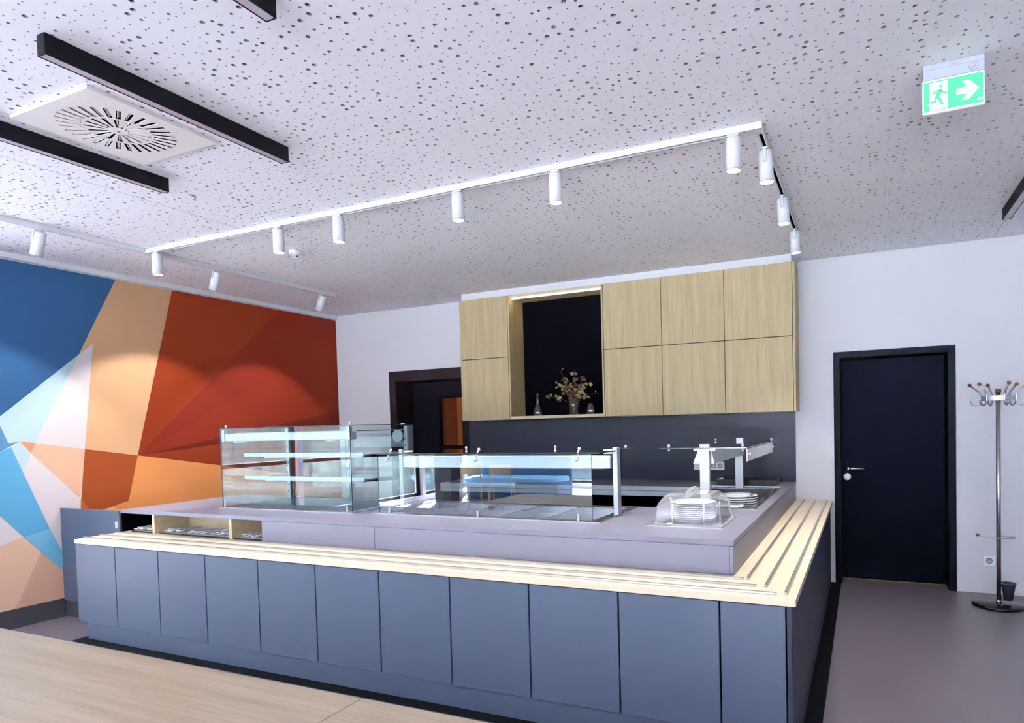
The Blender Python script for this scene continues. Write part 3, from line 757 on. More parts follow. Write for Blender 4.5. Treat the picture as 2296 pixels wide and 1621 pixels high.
for x in(-4.6,-3.345):
    b=MB(); b.cbox(x-.007,x+.007,3.404,3.411,ZW+.008,ZW+.055,.002); part('foot_clip',b,m_chrome,t)
b=MB(); b.cyl((-3.40,4.02,1.47),(-3.40,4.035,1.47),.05); part('end_cap',b,m_alu,t)

# ================================================================== LOW SNEEZE GUARD OVER THE FOOD WELLS
t=thing('food_counter_guard','long low glass sneeze guard over five steel food wells','sneeze guard',(-2.3,3.8,ZW))
part('base_frame',frame(-3.157,-1.438,3.45,4.155,.06,.07,ZW,ZW+.007),m_steel_x,t)
xs=[-3.08,-2.80,-2.483,-2.155,-1.82,-1.515]
for k in range(5):
    a,c=xs[k],xs[k+1]; dz=.76 if k==0 else .885
    part('food_well',basin(a+.006,c-.006,3.535,4.085,dz,ZW-.001,.004),m_dsteel,t,'deep open steel well' if k==0 else None)
for k in range(1,5):
    b=MB(); b.cbox(xs[k]-.009,xs[k]+.009,3.50,4.11,ZW-.006,ZW+.010,.002); part('divider_bar',b,m_steel_y,t)
for x in(-3.135,-1.44):
    b=MB(); b.cbox(x-.017,x+.017,3.735,3.79,ZW+.007,1.375,.003); part('post',b,m_steel_z,t)
    b=MB(); b.cbox(x+(.02 if x<-2 else -.08),x+(.08 if x<-2 else -.02),3.742,3.785,1.332,1.362,.003); part('post_clamp',b,m_white if x<-2 else m_alu,t)
b=MB(); b.cbox(-3.105,-1.468,3.725,3.795,1.24,1.322,.004); part('light_bar',b,m_alu,t)
b=MB(); b.box(-3.05,-1.52,3.735,3.785,1.2365,1.2395); part('light_bar_diffuser',b,m_diff,t)
b=MB(); b.gpane(-3.105,-1.485,3.459,3.466,ZW+.009,1.346); part('front_glass',b,[m_sglass,m_edge],t)
b=MB(); b.gpane(-3.09,-1.43,3.452,4.06,1.349,1.357); part('top_glass',b,[m_sglass,m_edge],t)
for x in(-3.01,-2.29,-1.575):
    b=MB(); b.tube([(x,3.49,1.375),(x,3.475,1.362),(x,3.452,1.335),(x,3.45,1.318)],.006,8); b.sphere((x,3.49,1.378),.011); b.sphere((x,3.446,1.312),.012); part('glass_clamp',b,m_chrome,t)
    b=MB(); b.cbox(x-.007,x+.007,3.449,3.458,ZW+.007,ZW+.05,.002); part('foot_clip',b,m_chrome,t)
for x in(-2.75,-2.0,-1.47):
    b=MB(); b.cyl((x,4.02,1.358),(x,4.02,1.363),.008); b.sphere((x,4.02,1.37),.011); part('clamp_knob',b,m_chrome,t)
b=MB(); b.tube([(-1.425,3.79,1.36),(-1.40,3.86,1.36),(-1.36,3.9,1.358)],.006,8); part('hinge_arm',b,m_blackpl,t,'small black hinge arm')

# ================================================================== PLATE DISPENSER
t=thing('plate_dispenser','steel drop-in plate dispenser with clear dome cover near the counter corner','plate dispenser',(-.93,3.69,ZW))
part('base_frame',frame(-1.145,-.715,3.44,3.93,.065,.065,ZW,ZW+.006),m_steel_x,t)
part('lift_well',basin(-1.08,-.78,3.505,3.865,.70,ZW-.001,.003),m_dsteel,t)
b=MB(); b.cyl((-.93,3.69,.94),(-.93,3.69,.948),.12,n=32); part('lift_disc',b,m_dsteel,t)
for k in range(5):
    an=PI*.1+2*PI*k/5; x=-.93+.155*math.cos(an); y=3.69+.155*math.sin(an)
    b=MB(); b.cyl((x,y,.90),(x,y,1.05),.0065); part('guide_rod',b,m_alu,t)
# dome cover: superellipse shells
def dome(levels,c,n=48):
    b=MB(); rings=[]
    for (hx,hy,z,e) in levels:
        for k in range(n):
            a=2*PI*k/n; ca,sa=math.cos(a),math.sin(a)
            b.v.append((c[0]+hx*math.copysign(abs(ca)**e,ca),c[1]+hy*math.copysign(abs(sa)**e,sa),z))
    N=len(levels)
    for i in range(N-1):
        for k in range(n):
            b.f.append((i*n+k,i*n+(k+1)%n,(i+1)*n+(k+1)%n,(i+1)*n+k)); b.mi.append(0); b.sm.append(True)
    b.f.append(tuple((N-1)*n+k for k in range(n))); b.mi.append(0); b.sm.append(True)
    return b
cov=thing('dome_cover','clear plastic dome cover over the plate stack','cover',(-.93,3.69,ZW+.0065))
D=[(.222,.222,.9425,.16),(.214,.214,.947,.16),(.208,.208,.958,.16),(.203,.203,1.0,.17),(.197,.197,1.042,.18),(.19,.19,1.056,.2),(.172,.172,1.08,.22),(.152,.152,1.098,.24),(.14,.14,1.105,.26),(.12,.12,1.109,.3),(.06,.06,1.11,.4)]
D=[(hx*.935,hy*.935,z,e) for hx,hy,z,e in D]
part('dome_shell',dome(D,(-.925,3.69)),m_clear,cov)
b=MB(); b.tube([(-.93,3.55,1.1),(-.93,3.60,1.114),(-.93,3.65,1.122),(-.93,3.73,1.122),(-.93,3.78,1.114),(-.93,3.83,1.1)],[.016,.018,.018,.018,.018,.016],12); part('dome_grip',b,m_clear,cov)
b=frame(-1.136,-.714,3.479,3.901,.012,.012,.9415,.9435); part('dome_rim',b,m_clear,cov)
PLP=[(.001,.006),(.07,.006),(.075,.004),(.078,.004),(.082,.008),(.128,.0155),(.132,.0175),(.13,.0195),(.084,.0125),(.075,.0095),(.001,.0095)]
pl0=None
for k in range(9):
    loc=(-.93,3.69,.9445+k*.0112)
    lab='%s white dinner plate from the bottom under the clear dome cover'%ORD[k] if k else 'bottom white dinner plate under the clear dome cover'
    if pl0 is None:
        b=MB(); b.lathe(PLP,(0,0,0),36); pl0=link_mesh('dinner_plate',b,m_china,(0,0,0)); pl0['category']='plate'; pl0['group']='white plates under the dome cover'; o=pl0
    else: o=pl0.copy(); COL.objects.link(o)
    o.location=loc; o['label']=lab

# ================================================================== COLD WELL WITH GUARD (right counter leg)
t=thing('cold_well_guard','dark cold well with steel posts and short glass guard on the right counter leg','sneeze guard',(-.96,4.93,ZW))
part('base_frame',frame(-1.262,-.652,4.245,5.61,.045,.05,ZW,ZW+.006),m_steel_y,t)
b=basin(-1.22,-.695,4.29,5.565,.83,ZW-.001,.003); part('cold_basin',b,mat('dark steel basin',(.10,.10,.10,1),.3,.9),t)
b=MB(); b.cbox(-1.262,-.66,5.68,5.70,ZW,ZW+.012,.002); part('rear_rail',b,m_alu,t)
b=MB(); b.cbox(-1.034,-.966,4.30,4.33,ZW+.006,1.368,.002); part('post',b,m_steel_z,t)
b=MB(); b.cbox(-1.034,-.966,5.61,5.64,ZW,1.33,.002); part('post',b,m_steel_z,t)
for y in(4.315,5.625):
    b=MB(); b.cbox(-1.075,-.925,y-.02,y+.02,1.322,1.338,.002); part('post_clamp',b,m_white,t)
b=MB(); b.cbox(-1.03,-.97,5.66,5.67,1.335,1.375,.002); part('post_clamp',b,m_white,t)
b=MB(); b.gpane(-1.32,-.705,4.24,5.76,1.341,1.348); part('top_glass',b,[m_sglass,m_edge],t)
b=MB(); b.gpane(-.706,-.70,4.24,5.50,1.255,1.338); part('front_glass',b,[glass('frosted guard glass',(.80,.84,.86,1),1.6,.25,3.0),m_edge],t)
b=MB(); b.prism([(-1.055,1.33),(-.965,1.33),(-.945,1.232),(-1.095,1.232)],XZ,4.36,5.56); part('heat_lamp_housing',b,m_alu,t,'pale trapezoid heat lamp housing')
b=MB(); b.box(-1.085,-.955,4.42,5.5,1.229,1.2318); part('heat_lamp_diffuser',b,m_diff,t)
for x,y,z in((-1.26,4.33,1.349),(-.74,4.3,1.349),(-1.22,5.7,1.349),(-.735,5.7,1.349)):
    b=MB(); b.cyl((x,y,z-.02),(x,y,z+.004),.006); b.sphere((x,y,z+.01),.012); b.sphere((x,y,z-.022),.009); part('clamp_knob',b,m_chrome,t)
for y in(4.29,5.46):
    b=MB(); b.cyl((-.712,y,1.30),(-.694,y,1.30),.006); b.sphere((-.692,y,1.30),.010); part('clamp_knob',b,m_chrome,t)
for k in range(6):
    if k<5: loc=(-.845,4.68,.893+.0165*k); lab='%s white plate of the stack in the cold well'%['bottom','second','third','fourth','top'][k]
    else: loc=(-.90,4.46,.906); lab='single white plate leaning in front of the stack in the cold well'
    o=pl0.copy(); COL.objects.link(o); o.location=loc; o.scale=(1.05,1.05,1.3); o['label']=lab; o['group']='white plates in the cold well'
b=MB(); b.cbox(-.98,-.82,4.38,4.54,.834,.904,.004); solo('serving_block',b,m_china,'white block under the single plate in the cold well','block')
b=MB(); b.cbox(-.92,-.77,4.6,4.76,.834,.892,.004); solo('serving_block',b,m_china,'white block under the plate stack in the cold well','block')

# black tray on the back corner
t=thing('black_bin','open black plastic tray on the rear corner of the worktop','tray',(-.98,6.0,ZW))
b=MB(); b.grid([-1.24,-1.226,-.734,-.72],[5.80,5.814,6.176,6.19],ZW+.005,.985,lambda u,v: not(-1.226<u<-.734 and 5.814<v<6.176),XY); b.box(-1.24,-.72,5.80,6.19,ZW,ZW+.006); part('tray_shell',b,m_blackpl,t)
part('tray_rim',frame(-1.248,-.712,5.792,6.198,.014,.014,.985,.991),m_blackpl,t)
b=MB(); b.cbox(-1.225,-1.19,5.80,5.9,.9915,.997,.002); solo('white_card',b,m_plast,'small white card lying on the black tray corner','card')

# sockets
def socket(t,x,z,y,sz=.082):
    b=MB(); b.lathe([(.021,0),(.021,.007),(.001,.007)],(x,y-.0115,z),24,Matrix.Rotation(-PI/2,4,'X')); 
    part('socket_recess',b,mat('socket grey',rgb(196,198,204),.5),t)
    b=MB(); b.lathe([(.0205,0),(.0235,0),(.0235,.003),(.0205,.003)],(x,y-.012,z),24,Matrix.Rotation(-PI/2,4,'X')); b.cyl((x-.009,y-.0046,z),(x-.009,y-.0065,z),.0028,n=8); b.cyl((x+.009,y-.0046,z),(x+.009,y-.0065,z),.0028,n=8)
    b.box(x-.003,x+.003,y-.0115,y-.0046,z+.014,z+.021); b.box(x-.003,x+.003,y-.0115,y-.0046,z-.021,z-.014)
    part('socket_contacts',b,m_cup,t)
def plate_frame(t,x0,x1,y,z0,z1,holes_x):
    b=MB(); us=sorted([x0,x1]+[v for h in holes_x for v in(h-.021,h+.021)]); zc=(z0+z1)/2
    b.grid(us,[z0,zc-.021,zc+.021,z1],y-.012,y-.0005,lambda u,v: not(abs(v-zc)<.021 and any(abs(u-h)<.021 for h in holes_x)),XZ)
    part('cover_plate',b,m_plast,t)
t=thing('socket_strip','white triple wall plate with two sockets on the slate splashback','socket',(-1.41,6.265,1.042))
plate_frame(t,-1.563,-1.258,6.265,1.042,1.126,[-1.366,-1.296]); socket(t,-1.366,1.084,6.265); socket(t,-1.296,1.084,6.265)
t=thing('wall_socket','single white wall socket beside the coat stand','socket',(.974,6.28,.24))
plate_frame(t,.932,1.016,6.28,.24,.324,[.974]); socket(t,.974,.282,6.28)
t=thing('socket_strip','white double socket plate on the splashback half hidden behind the long sneeze guard','socket',(-2.98,6.265,1.042))
plate_frame(t,-3.06,-2.90,6.265,1.048,1.130,[-3.018,-2.942]); socket(t,-3.018,1.089,6.265); socket(t,-2.942,1.089,6.265)
b=MB(); b.cbox(-2.835,-2.755,6.254,6.2655,1.048,1.130,.002); solo('wall_switch',b,m_plast,'white switch plate on the splashback behind the long sneeze guard','switch')

# ================================================================== COAT STAND
cx,cy=.978,5.88
t=thing('coat_stand','steel coat stand with walnut knobs beside the navy door','coat stand',(cx,cy,0))
b=MB(); b.lathe([(.001,0),(.172,0),(.178,.006),(.178,.018),(.168,.026),(.02,.030),(.001,.030)],(cx-.01,cy,0),48); part('base',b,m_marble,t)
b=MB(); b.cyl((cx,cy,.029),(cx,cy,1.70),.0165,n=20); b.cyl((cx,cy,.0295),(cx,cy,.05),.022,.018); b.cyl((cx,cy,1.15),(cx,cy,1.154),.0172); part('pole',b,m_pole,t)
b=MB(); b.cyl((cx,cy,1.70),(cx,cy,1.728),.021,n=24); part('pole_cap',b,m_knob,t,'walnut cap')
b=MB(); n=40; R=.115
b.grid([2*PI*i/n for i in range(n+1)],[1.635,1.672],R-.003,R,lambda u,v:True,lambda u,v,tt:(cx+tt*math.cos(u),cy+tt*math.sin(u),v))
part('hook_ring',b,m_alu,t)
b=MB(); M_=Matrix.Translation((cx,cy,0))@Matrix.Rotation(.25,4,'Z'); q=MB(); q.cbox(-R+.003,R-.003,-.004,.004,1.638,1.669,.001); q.xf(M_); part('ring_bar',q,m_alu,t)
for k in range(6):
    an=PI/6+.2+k*PI/3
    dx,dy=math.cos(an),math.sin(an)
    P=lambda r,z:(cx+dx*r,cy+dy*r,z)
    pts=[P(R+.075,1.638),P(R+.068,1.618),P(R+.052,1.602),P(R+.035,1.598),P(R+.018,1.605),P(R+.008,1.622),P(R+.006,1.65),P(R+.006,1.685),P(R+.012,1.702),P(R+.075,1.758)]
    b=MB(); b.tube(pts,.0065,8); h=part('hook',b,m_pole,t)
    b=MB(); b.sphere(P(R+.081,1.764),.0150,16,10); part('hook_knob',b,m_knob,h,'walnut ball')
b=MB(); lp=[(cx-.15,cy-.06,.572)]
for a in(-150,-120,-90,-60,-30,0,30,60,90): lp.append((cx+.055+.05*math.cos(math.radians(a)) if a>-60 else cx-.11+ (a+150)*.0016,cy-.03+.045*math.sin(math.radians(a)),.558))
lp.append((cx,cy+.012,.558))
b.tube(lp,.004,8); lo_=part('umbrella_loop',b,m_pole,t)
b=MB(); b.sphere((cx-.152,cy-.06,.573),.0135,16,10); part('loop_knob',b,m_knob,lo_,'walnut ball')
b=MB(); b.lathe([(.001,.06),(.03,.06),(.05,.185),(.056,.187),(.056,.195),(.047,.195),(.028,.066),(.001,.066)],(cx+.06,cy-.02,0),28); part('drip_cup',b,m_cup,t)
b=MB(); b.cbox(cx+.012,cx+.03,cy-.03,cy-.012,.17,.2,.002); part('cup_bracket',b,m_cup,t)
# ================================================================== CEILING FITTINGS
def bar(x0,x1,y0,y1,lab):
    t=thing('linear_lamp',lab,'lamp',((x0+x1)/2,(y0+y1)/2,2.922),'black linear ceiling lamps')
    b=MB(); b.box(x0,x0+.004,y0,y1,2.922,2.9995); b.box(x1-.004,x1,y0,y1,2.922,2.9995); b.box(x0+.004,x1-.004,y0,y0+.004,2.922,2.9995); b.box(x0+.004,x1-.004,y1-.004,y1,2.922,2.9995); b.box(x0+.004,x1-.004,y0+.004,y1-.004,2.955,2.9995)
    part('lamp_body',b,m_black,t)
    b=MB(); b.box(x0+.004,x1-.004,y0+.004,y1-.004,2.924,2.93); part('lamp_diffuser',b,m_diff,t)
bar(-2.772,-2.724,1.383,2.455,'black linear ceiling lamp right beside the square air vent')
bar(-3.713,-3.664,1.376,2.447,'black linear ceiling lamp on the far left beyond the air vent')
bar(-1.858,-1.810,.535,1.603,'black linear ceiling lamp cut by the top edge, nearest to the camera')
bar(.932,.985,4.36,5.428,'black linear ceiling lamp at the right edge above the coat stand')
# swirl air vent
vx,vy=-3.268,1.948; hs=.292
t=thing('air_vent','square ivory swirl air vent between two black ceiling lamps','air vent',(vx,vy,2.984))
z0,z1=2.984,2.9995
b=MB(); n=72; Ro,Rm1,Rm0,Rh=.236,.142,.130,.040
for k in range(n):
    a0,a1=2*PI*k/n,2*PI*(k+1)/n
    def sq(a):
        c,s_=math.cos(a),math.sin(a); q=hs/max(abs(c),abs(s_)); return (vx+q*c,vy+q*s_)
    A,B=sq(a0),sq(a1); C_=(vx+Ro*math.cos(a1),vy+Ro*math.sin(a1)); D_=(vx+Ro*math.cos(a0),vy+Ro*math.sin(a0))
    if k%18==9 or True:
        poly=[D_,A,B,C_]
        if (k*5)%90==0: pass
        b.prism(poly,XY,z0,z0+.002)
part('vent_plate',b,m_grille,t)
b=MB(); b.grid([vx-hs,vx-hs+.004,vx+hs-.004,vx+hs],[vy-hs,vy-hs+.004,vy+hs-.004,vy+hs],z0+.002,z1,lambda u,v:not(abs(u-vx)<hs-.004 and abs(v-vy)<hs-.004),XY); part('vent_rim',b,m_grille,t)
def ringsec(b,r0,r1,a0,a1,za,zb,steps=2):
    for i in range(steps):
        p,q=a0+(a1-a0)*i/steps,a0+(a1-a0)*(i+1)/steps
        b.prism([(vx+r0*math.cos(p),vy+r0*math.sin(p)),(vx+r1*math.cos(p),vy+r1*math.sin(p)),(vx+r1*math.cos(q),vy+r1*math.sin(q)),(vx+r0*math.cos(q),vy+r0*math.sin(q))],XY,za,zb)
b=MB()
ringsec(b,Rm0,Rm1,0,2*PI,z0,z0+.002,48); ringsec(b,.002,Rh,0,2*PI,z0,z0+.002,32)
NO,NI=30,16
for NN,r0,r1 in((NO,Rm1-.001,Ro+.001),(NI,Rh-.001,Rm0+.001)):
    for k in range(NN):
        a=2*PI*k/NN; w=.0092 if NN==NO else .0105
        w0=max(.003,2*PI*r0/NN/2-w); w1=2*PI*r1/NN/2-w
        u=Vector((math.cos(a),math.sin(a))); v=Vector((-u.y,u.x)); c=Vector((vx,vy))
        q=[c+u*r0-v*w0,c+u*r1-v*w1,c+u*r1+v*w1,c+u*r0+v*w0]
        b.prism([tuple(p) for p in q],XY,z0,z0+.002)
part('vent_spokes',b,m_grille,t)
for NN,r0,r1 in((NO,Rm1+.003,Ro-.003),(NI,Rh+.006,Rm0-.003)):
    for k in range(NN):
        a=2*PI*(k+.5)/NN; w=.0062 if NN==NO else .0066
        q=MB(); q.box(r0,r1,-w,w,-.0008,.0008)
        q.xf(Matrix.Translation((vx,vy,z0+.0072))@Matrix.Rotation(a,4,'Z')@Matrix.Rotation(math.radians(52 if NN==NO else -52),4,'X'))
        part('vent_blade',q,m_grille,t)
b=MB(); b.lathe([(.001,0),(.008,.0),(.008,.001)],(vx,vy,z0-.001),12); part('vent_screw',b,m_dsteel,t)
b=MB(); b.box(vx-.245,vx+.245,vy-.245,vy+.245,2.9996,2.9999); part('vent_back',b,m_darkgap,t,'dark duct opening')
# lighting tracks
def track(name,lab,p0,p1):
    p0=Vector(p0);p1=Vector(p1); along_x=abs(p1.x-p0.x)>abs(p1.y-p0.y)
    t=thing('lighting_track',lab,'track',((p0.x+p1.x)/2,(p0.y+p1.y)/2,2.967),'white lighting tracks on the ceiling')
    b=MB(); w=.0175
    prof=[(-w,2.967),(-.009,2.967),(-.009,2.992),(.009,2.992),(.009,2.967),(w,2.967),(w,2.9995),(-w,2.9995)]
    if along_x: b.prism(prof,lambda a,c,tt:(tt,p0.y+a,c),p0.x,p1.x)
    else: b.prism(prof,lambda a,c,tt:(p0.x+a,tt,c),p0.y,p1.y)
    part('track_profile',b,m_white,t)
    b=MB(); 
    if along_x: b.box(p0.x,p1.x,p0.y-.0085,p0.y+.0085,2.980,2.991)
    else: b.box(p0.x-.0085,p0.x+.0085,p0.y,p1.y,2.980,2.991)
    part('track_groove',b,m_darkgap,t)
    return t
TY=3.286; TR=-.462; TL=-5.224
tf=track('f','long white lighting track running across the ceiling over the counter front',(TL+.03,TY,0),(TR-.03,TY,0))
tr=track('r','white lighting track running from the right corner towards the wall cabinets',(TR,TY+.03,0),(TR,5.24,0))
tl=track('l','white lighting track along the mural wall',(TL,1.2,0),(TL,TY-.03,0))
tl2=track('l','white lighting track along the mural wall beyond the corner joint',(TL,TY+.03,0),(TL,5.25,0))
for par,x in((tf,TR),(tf,TL)):
    b=MB(); b.cbox(x-.03 if x<-2 else x-.06,x+.06 if x<-2 else x+.0185,TY-.0185,TY+.05,2.966,2.9995,.001); part('corner_joint',b,m_white,par)
b=MB(); b.cyl((-.60,TY-.019,2.983),(-.60,TY-.0172,2.983),.006,n=16); part('joint_screw',b,m_alu,tf)
# spotlights
def spotlight(x,y,lab,tilt=None,face='y'):
    t=thing('track_spotlight',lab,'spotlight',(x,y,2.785),'white cylinder spotlights on the tracks')
    b=MB(); b.cbox(x-.014,x+.014,y-.014,y+.014,2.955,2.969,.002) if False else b.cbox(x-(.03 if face=='y' else .014),x+(.03 if face=='y' else .014),y-(.014 if face=='y' else .03),y+(.014 if face=='y' else .03),2.957,2.967,.002)
    b.cyl((x,y,2.948),(x,y,2.958),.010,n=14); part('track_adapter',b,m_white,t)
    piv=Vector((x,y,2.945)); R_=Matrix.Identity(4)
    if tilt: R_=Matrix.Rotation(tilt,4,'Y')
    Mx=Matrix.Translation(piv)@R_@Matrix.Translation(-piv)
    def P(b): b.xf(Mx); return b
    top,bot=2.950,2.788
    b=MB(); b.lathe([(.001,top),(.033,top),(.0372,top-.004),(.0372,bot),(.0345,bot),(.0345,bot+.012),(.030,bot+.02)],(x,y,0),28); part('lamp_tube',P(b),m_white,t)
    b=MB(); b.lathe([(.0345,bot-.0015),(.0378,bot-.0015),(.0378,bot+.0015),(.0345,bot+.0015)],(x,y,0),28); part('bezel_ring',P(b),m_dsteel,t)
    b=MB(); b.lathe([(.001,bot+.004),(.0335,bot+.004)],(x,y,0),28); lens=part('lens',P(b),m_lens,t,'glowing lens')
    if face=='x':
        b=MB(); b.grid([x-.009,x-.006,x+.006,x+.009],[2.885,2.888,2.949],y-.0395,y-.0365,lambda u,v: not(abs(u-x)<.006 and v>2.888),XZ); part('bracket_slot',P(b),m_dsteel,t)
        b=MB(); b.cbox(x-.006,x+.006,y-.040,y-.0365,2.889,2.955,.001); part('bracket',P(b),m_white,t)
    else:
        b=MB(); b.cbox(x-.006,x+.006,y+.0365,y+.040,2.889,2.955,.001); part('bracket',P(b),m_white,t)
    l=bpy.data.lights.new('spot_light','SPOT'); l.energy=SPOT*(2.1 if tilt and tilt>.1 else 1); l.color=(1,.95,.91); l.spot_size=math.radians(86); l.spot_blend=.3; l.shadow_soft_size=.03
    o=bpy.data.objects.new('spot_light',l); COL.objects.link(o); o.parent=t
    pos=Mx@Vector((x,y,bot-.004)); o.location=pos-Vector((x,y,2.785)); o.rotation_euler=R_.to_euler()
    return t
FR=[(-5.10,'white spotlight on the front track nearest the mural corner joint'),(-3.773,'white spotlight on the front track left of the smoke detector'),(-3.215,'white spotlight on the front track right of the smoke detector'),(-2.255,'white spotlight in the middle of the front track'),(-1.591,'white spotlight on the front track, second from its right end'),(-.588,'white spotlight on the front track beside the right corner')]
for x,lab in FR: spotlight(x,TY,lab)
for y,lab in((3.525,'white spotlight on the right track nearest the corner'),(4.312,'middle white spotlight on the right track'),(5.098,'white spotlight on the right track nearest the wall cabinets')): spotlight(TR,y,lab,math.radians(-2),'x')
for y,lab in((2.57,'tilted white spotlight on the mural track at the left picture edge'),(3.885,'tilted white spotlight in the middle of the mural track'),(5.08,'tilted white spotlight on the mural track nearest the room corner')): spotlight(TL,y,lab,math.radians(22),'x')
# smoke detector
t=thing('smoke_detector','round white smoke detector on the ceiling behind the front track','smoke detector',(-4.246,3.86,2.94))
b=MB(); b.lathe([(.001,2.9995),(.053,2.9995),(.053,2.985),(.047,2.972),(.03,2.968),(.001,2.968)],(-4.246,3.86,0),28); part('detector_base',b,m_white,t)
b=MB(); b.lathe([(.026,2.968),(.026,2.962),(.001,2.962)],(-4.246,3.86,0),20); b.lathe([(.001,2.945),(.026,2.945),(.026,2.94),(.001,2.938)],(-4.246,3.86,0),20)
for k in range(8):
    a=2*PI*k/8; b.cbox(-4.246+.022*math.cos(a)-.003,-4.246+.022*math.cos(a)+.003,3.86+.022*math.sin(a)-.003,3.86+.022*math.sin(a)+.003,2.944,2.963,.001)
part('sensor_cage',b,m_white,t)
b=MB(); b.cyl((-4.246,3.86,2.945),(-4.246,3.86,2.962),.012,n=12); part('sensor_core',b,m_darkgap,t)
# exit sign
Y=3.079
t=thing('exit_sign','hanging green running man exit sign with white arrow','exit sign',(.358,3.1,2.797))
b=MB(); b.cbox(.2475,.4705,Y,Y+.04,2.936,2.9995,.002); part('sign_housing',b,mat('pale sign housing',rgb(158,162,172),.5),t)
b=MB(); b.box(.249,.469,Y-.0006,Y-.0001,2.9765,2.9772); part('housing_joint',b,m_signb,t)
b=MB(); b.cbox(.244,.469,Y-.001,Y+.012,2.928,2.9335,.001); b.cbox(.244,.469,Y-.001,Y+.012,2.797,2.805,.001); b.cbox(.244,.2485,Y-.001,Y+.012,2.8055,2.9275,.001); b.cbox(.4645,.469,Y-.001,Y+.012,2.8055,2.9275,.001); part('glowing_frame',b,m_signw,t,'glowing white acrylic frame')
b=MB(); b.box(.249,.464,Y+.001,Y+.010,2.8055,2.9275); part('green_panel',b,m_signg,t,'glowing green sign panel')
sy=Y+.001
def flat(name,polys,mm,d0,d1):
    b=MB()
    for p in polys: b.prism(p,XZ,sy-d1,sy-d0)
    part(name,b,mm,t)
flat('doorway_symbol',[[(.2699,2.9233),(.3379,2.9225),(.3374,2.8149),(.3307,2.8085),(.2692,2.8085)]],m_signw,.0001,.0005)
flat('arrow_symbol',[[(.3691,2.8797),(.4076,2.8807),(.3871,2.9059),(.4153,2.9042),(.4505,2.8671),(.4117,2.8273),(.3868,2.8287),(.4075,2.8512),(.369,2.855)]],m_signw,.0001,.0005)
flat('white_tab',[[(.444,2.8275),(.4606,2.8274),(.4606,2.8164),(.4439,2.8165)]],m_signw,.0001,.0005)
flat('doorway_notch',[[(.2575,2.8373),(.2694,2.8373),(.2694,2.8311)]],m_signw,.0001,.0005)
hd=[(.3123+.0066*math.cos(2*PI*k/20),2.9027+.0066*math.sin(2*PI*k/20)) for k in range(20)]
flat('running_figure',[hd,[(.2989,2.8896),(.3134,2.89),(.3189,2.8838),(.3077,2.8626),(.3099,2.8596),(.323,2.8267),(.3141,2.8262),(.2987,2.8571),(.2952,2.8391),(.2638,2.8386),(.2672,2.8454),(.2886,2.8469),(.2932,2.8709),(.3011,2.8866)],
 [(.2989,2.8901),(.2899,2.8887),(.2786,2.8767),(.282,2.8722),(.2933,2.8834),(.3033,2.8836)],[(.3134,2.8893),(.3211,2.8783),(.3366,2.8735),(.337,2.8697),(.3199,2.8723),(.3111,2.8843)],[(.3185,2.8202),(.3074,2.8105),(.3129,2.8105),(.3208,2.8185)]],m_signg,.0006,.0010)
def ring2(x,z,r,w,mm,name,y=Y):
    b=MB(); b.lathe([(r-w,0),(r,0),(r,.0006),(r-w,.0006)],(x,y,z),28,Matrix.Rotation(PI/2,4,'X')); return part(name,b,mm,t)
ring2(.350,2.986,.0062,.0008,m_signb,'marker_ring'); ring2(.369,2.986,.0062,.0008,m_signb,'marker_ring')
ring2(.431,2.957,.0172,.0009,m_signr,'round_stamp')
b=MB(); b.box(.4145,.4475,Y-.0006,Y-.0001,2.9555,2.9562); part('stamp_line',b,m_signr,t)
def txt(name,s_,x,z,size,mm,par,y):
    cu=bpy.data.curves.new('tmp','FONT'); cu.body=s_; cu.size=size; cu.align_x='CENTER'; cu.extrude=.0003; cu.resolution_u=2
    ob=bpy.data.objects.new('tmp',cu); COL.objects.link(ob); bpy.context.view_layer.update()
    dg=bpy.context.evaluated_depsgraph_get(); me=bpy.data.meshes.new_from_object(ob.evaluated_get(dg))
    bpy.data.objects.remove(ob)
    me.transform(Matrix.Translation(Vector((x,y,z))-ORG[par])@Matrix.Rotation(PI/2,4,'X'))
    me.materials.clear(); me.materials.append(mm)
    o=bpy.data.objects.new(name,me); COL.objects.link(o); o.parent=par; ORG[o]=ORG[par]
txt('stamp_text','Z16',.431,2.9605,.009,m_signb,t,Y-.0005)
txt('stamp_text','AM02',.431,2.9475,.008,m_signb,t,Y-.0005)
gl=bpy.data.lights.new('sign_glow','AREA'); gl.shape='RECTANGLE'; gl.size=.2; gl.size_y=.01; gl.energy=.05; gl.color=(1,.98,.9)
go=bpy.data.objects.new('sign_glow',gl); COL.objects.link(go); go.parent=t; go.location=(0,-.01,-.002); go.rotation_euler=(0,0,0)
b=MB(); b.prism([(-3.80,2.655),(-3.775,2.675),(-3.79,2.70),(-3.812,2.69)],XY,2.9985,2.9997); solo('ceiling_scuff',b,mat('brown scuff',rgb(150,120,110),.9),'small brown scuff mark on the ceiling beyond the vent','mark')

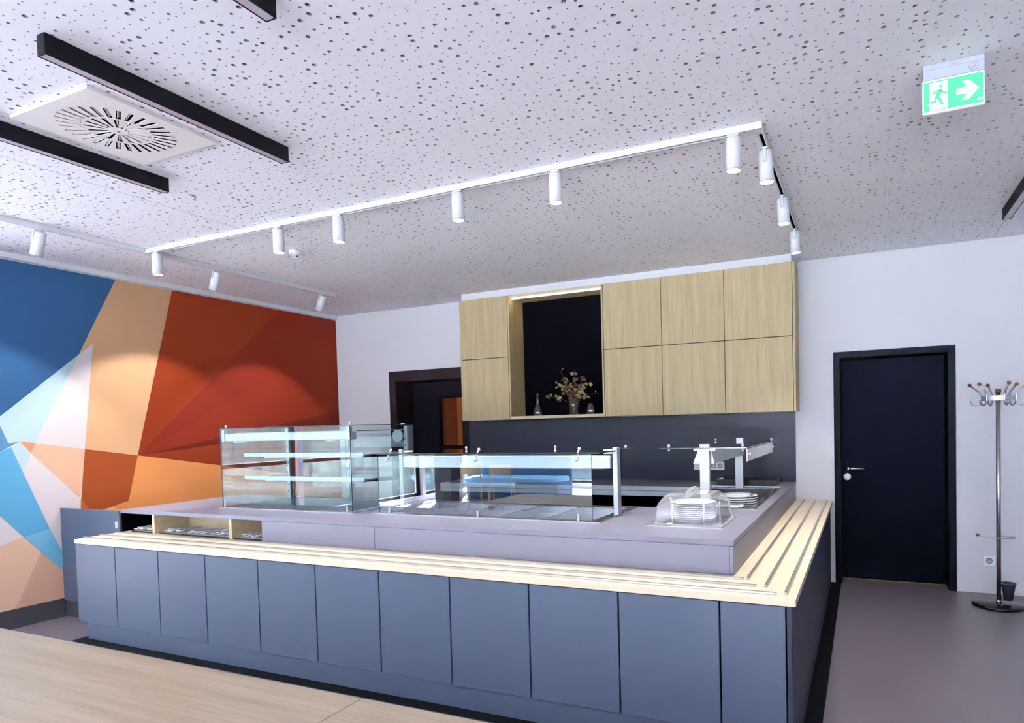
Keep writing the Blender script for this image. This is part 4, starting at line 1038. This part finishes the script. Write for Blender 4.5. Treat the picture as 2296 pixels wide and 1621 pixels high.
# ================================================================== TABLES IN FRONT
def table(x0,x1,y0,y1,lab,grain):
    t=thing('dining_table',lab,'table',((x0+x1)/2,(y0+y1)/2,0),'light oak tables in the foreground')
    b=MB(); b.cbox(x0,x1,y0,y1,.722,.75,.0015); part('tabletop',b,m_table,t)
    for x in(x0+.06,x1-.06):
        for y in(y0+.06,y1-.06):
            b=MB(); b.cbox(x-.025,x+.025,y-.025,y+.025,0,.7215,.002); part('leg',b,m_black,t)
table(-3.6,-1.329,.585,1.385,'light oak table filling the lower left picture corner',0)
table(-1.326,.3,.585,1.385,'light oak table right of the seam at the bottom picture edge',0)

# ================================================================== FURNITURE MIRRORED IN THE SNEEZE GUARD
def chair_proto():
    t=thing('dining_chair','wooden chair with light blue seat mirrored in the long sneeze guard, left one','chair',(0,0,0),'blue seated chairs mirrored in the sneeze guard')
    b=MB(); b.prism([(-.2,-.2),(.2,-.2),(.22,.15),(.14,.22),(-.14,.22),(-.22,.15)],XY,.44,.47); part('seat',b,m_bluefab,t)
    b=MB(); b.prism([(-.2,-.2),(.2,-.2),(.22,.15),(.14,.22),(-.14,.22),(-.22,.15)],XY,.425,.439); part('seat_board',b,m_beech,t)
    for sx_ in(-1,1):
        b=MB(); b.tube([(sx_*.19,.17,.43),(sx_*.21,.2,0)],[.018,.012],10); part('leg',b,m_beech,t)
        b=MB(); b.tube([(sx_*.2,-.25,0),(sx_*.19,-.2,.43),(sx_*.185,-.24,.83)],[.012,.018,.013],10); part('rear_leg',b,m_beech,t)
    b=MB(); b.grid([-.19+.38*i/8 for i in range(9)],[.66,.84],-.006,.006,lambda u,v:True,lambda u,v,tt:(u,-.235-.03*(1-(u/.19)**2)+tt,v)); part('backrest',b,m_beech,t)
    return t
ch=chair_proto()
ch.location=(-6.75,-3.2,0); ch.rotation_euler=(0,0,2.9)
dup(ch,(-6.15,-3.2,0),2.75,'wooden chair with light blue seat mirrored in the long sneeze guard, right one')
t=thing('bench','blue upholstered bench mirrored in the long sneeze guard','bench',(-6.3,-4.9,0))
b=MB(); b.cbox(-7.9,-5.7,-5.2,-4.5,.34,.46,.03); part('seat_cushion',b,m_bluefab,t)
b=MB(); b.cbox(-7.9,-5.7,-5.34,-5.205,.03,.98,.03); part('backrest',b,m_darkblue,t)
b=MB(); b.cbox(-7.9,-5.7,-5.2,-4.6,.01,.339,.005); part('base',b,m_darkblue,t)
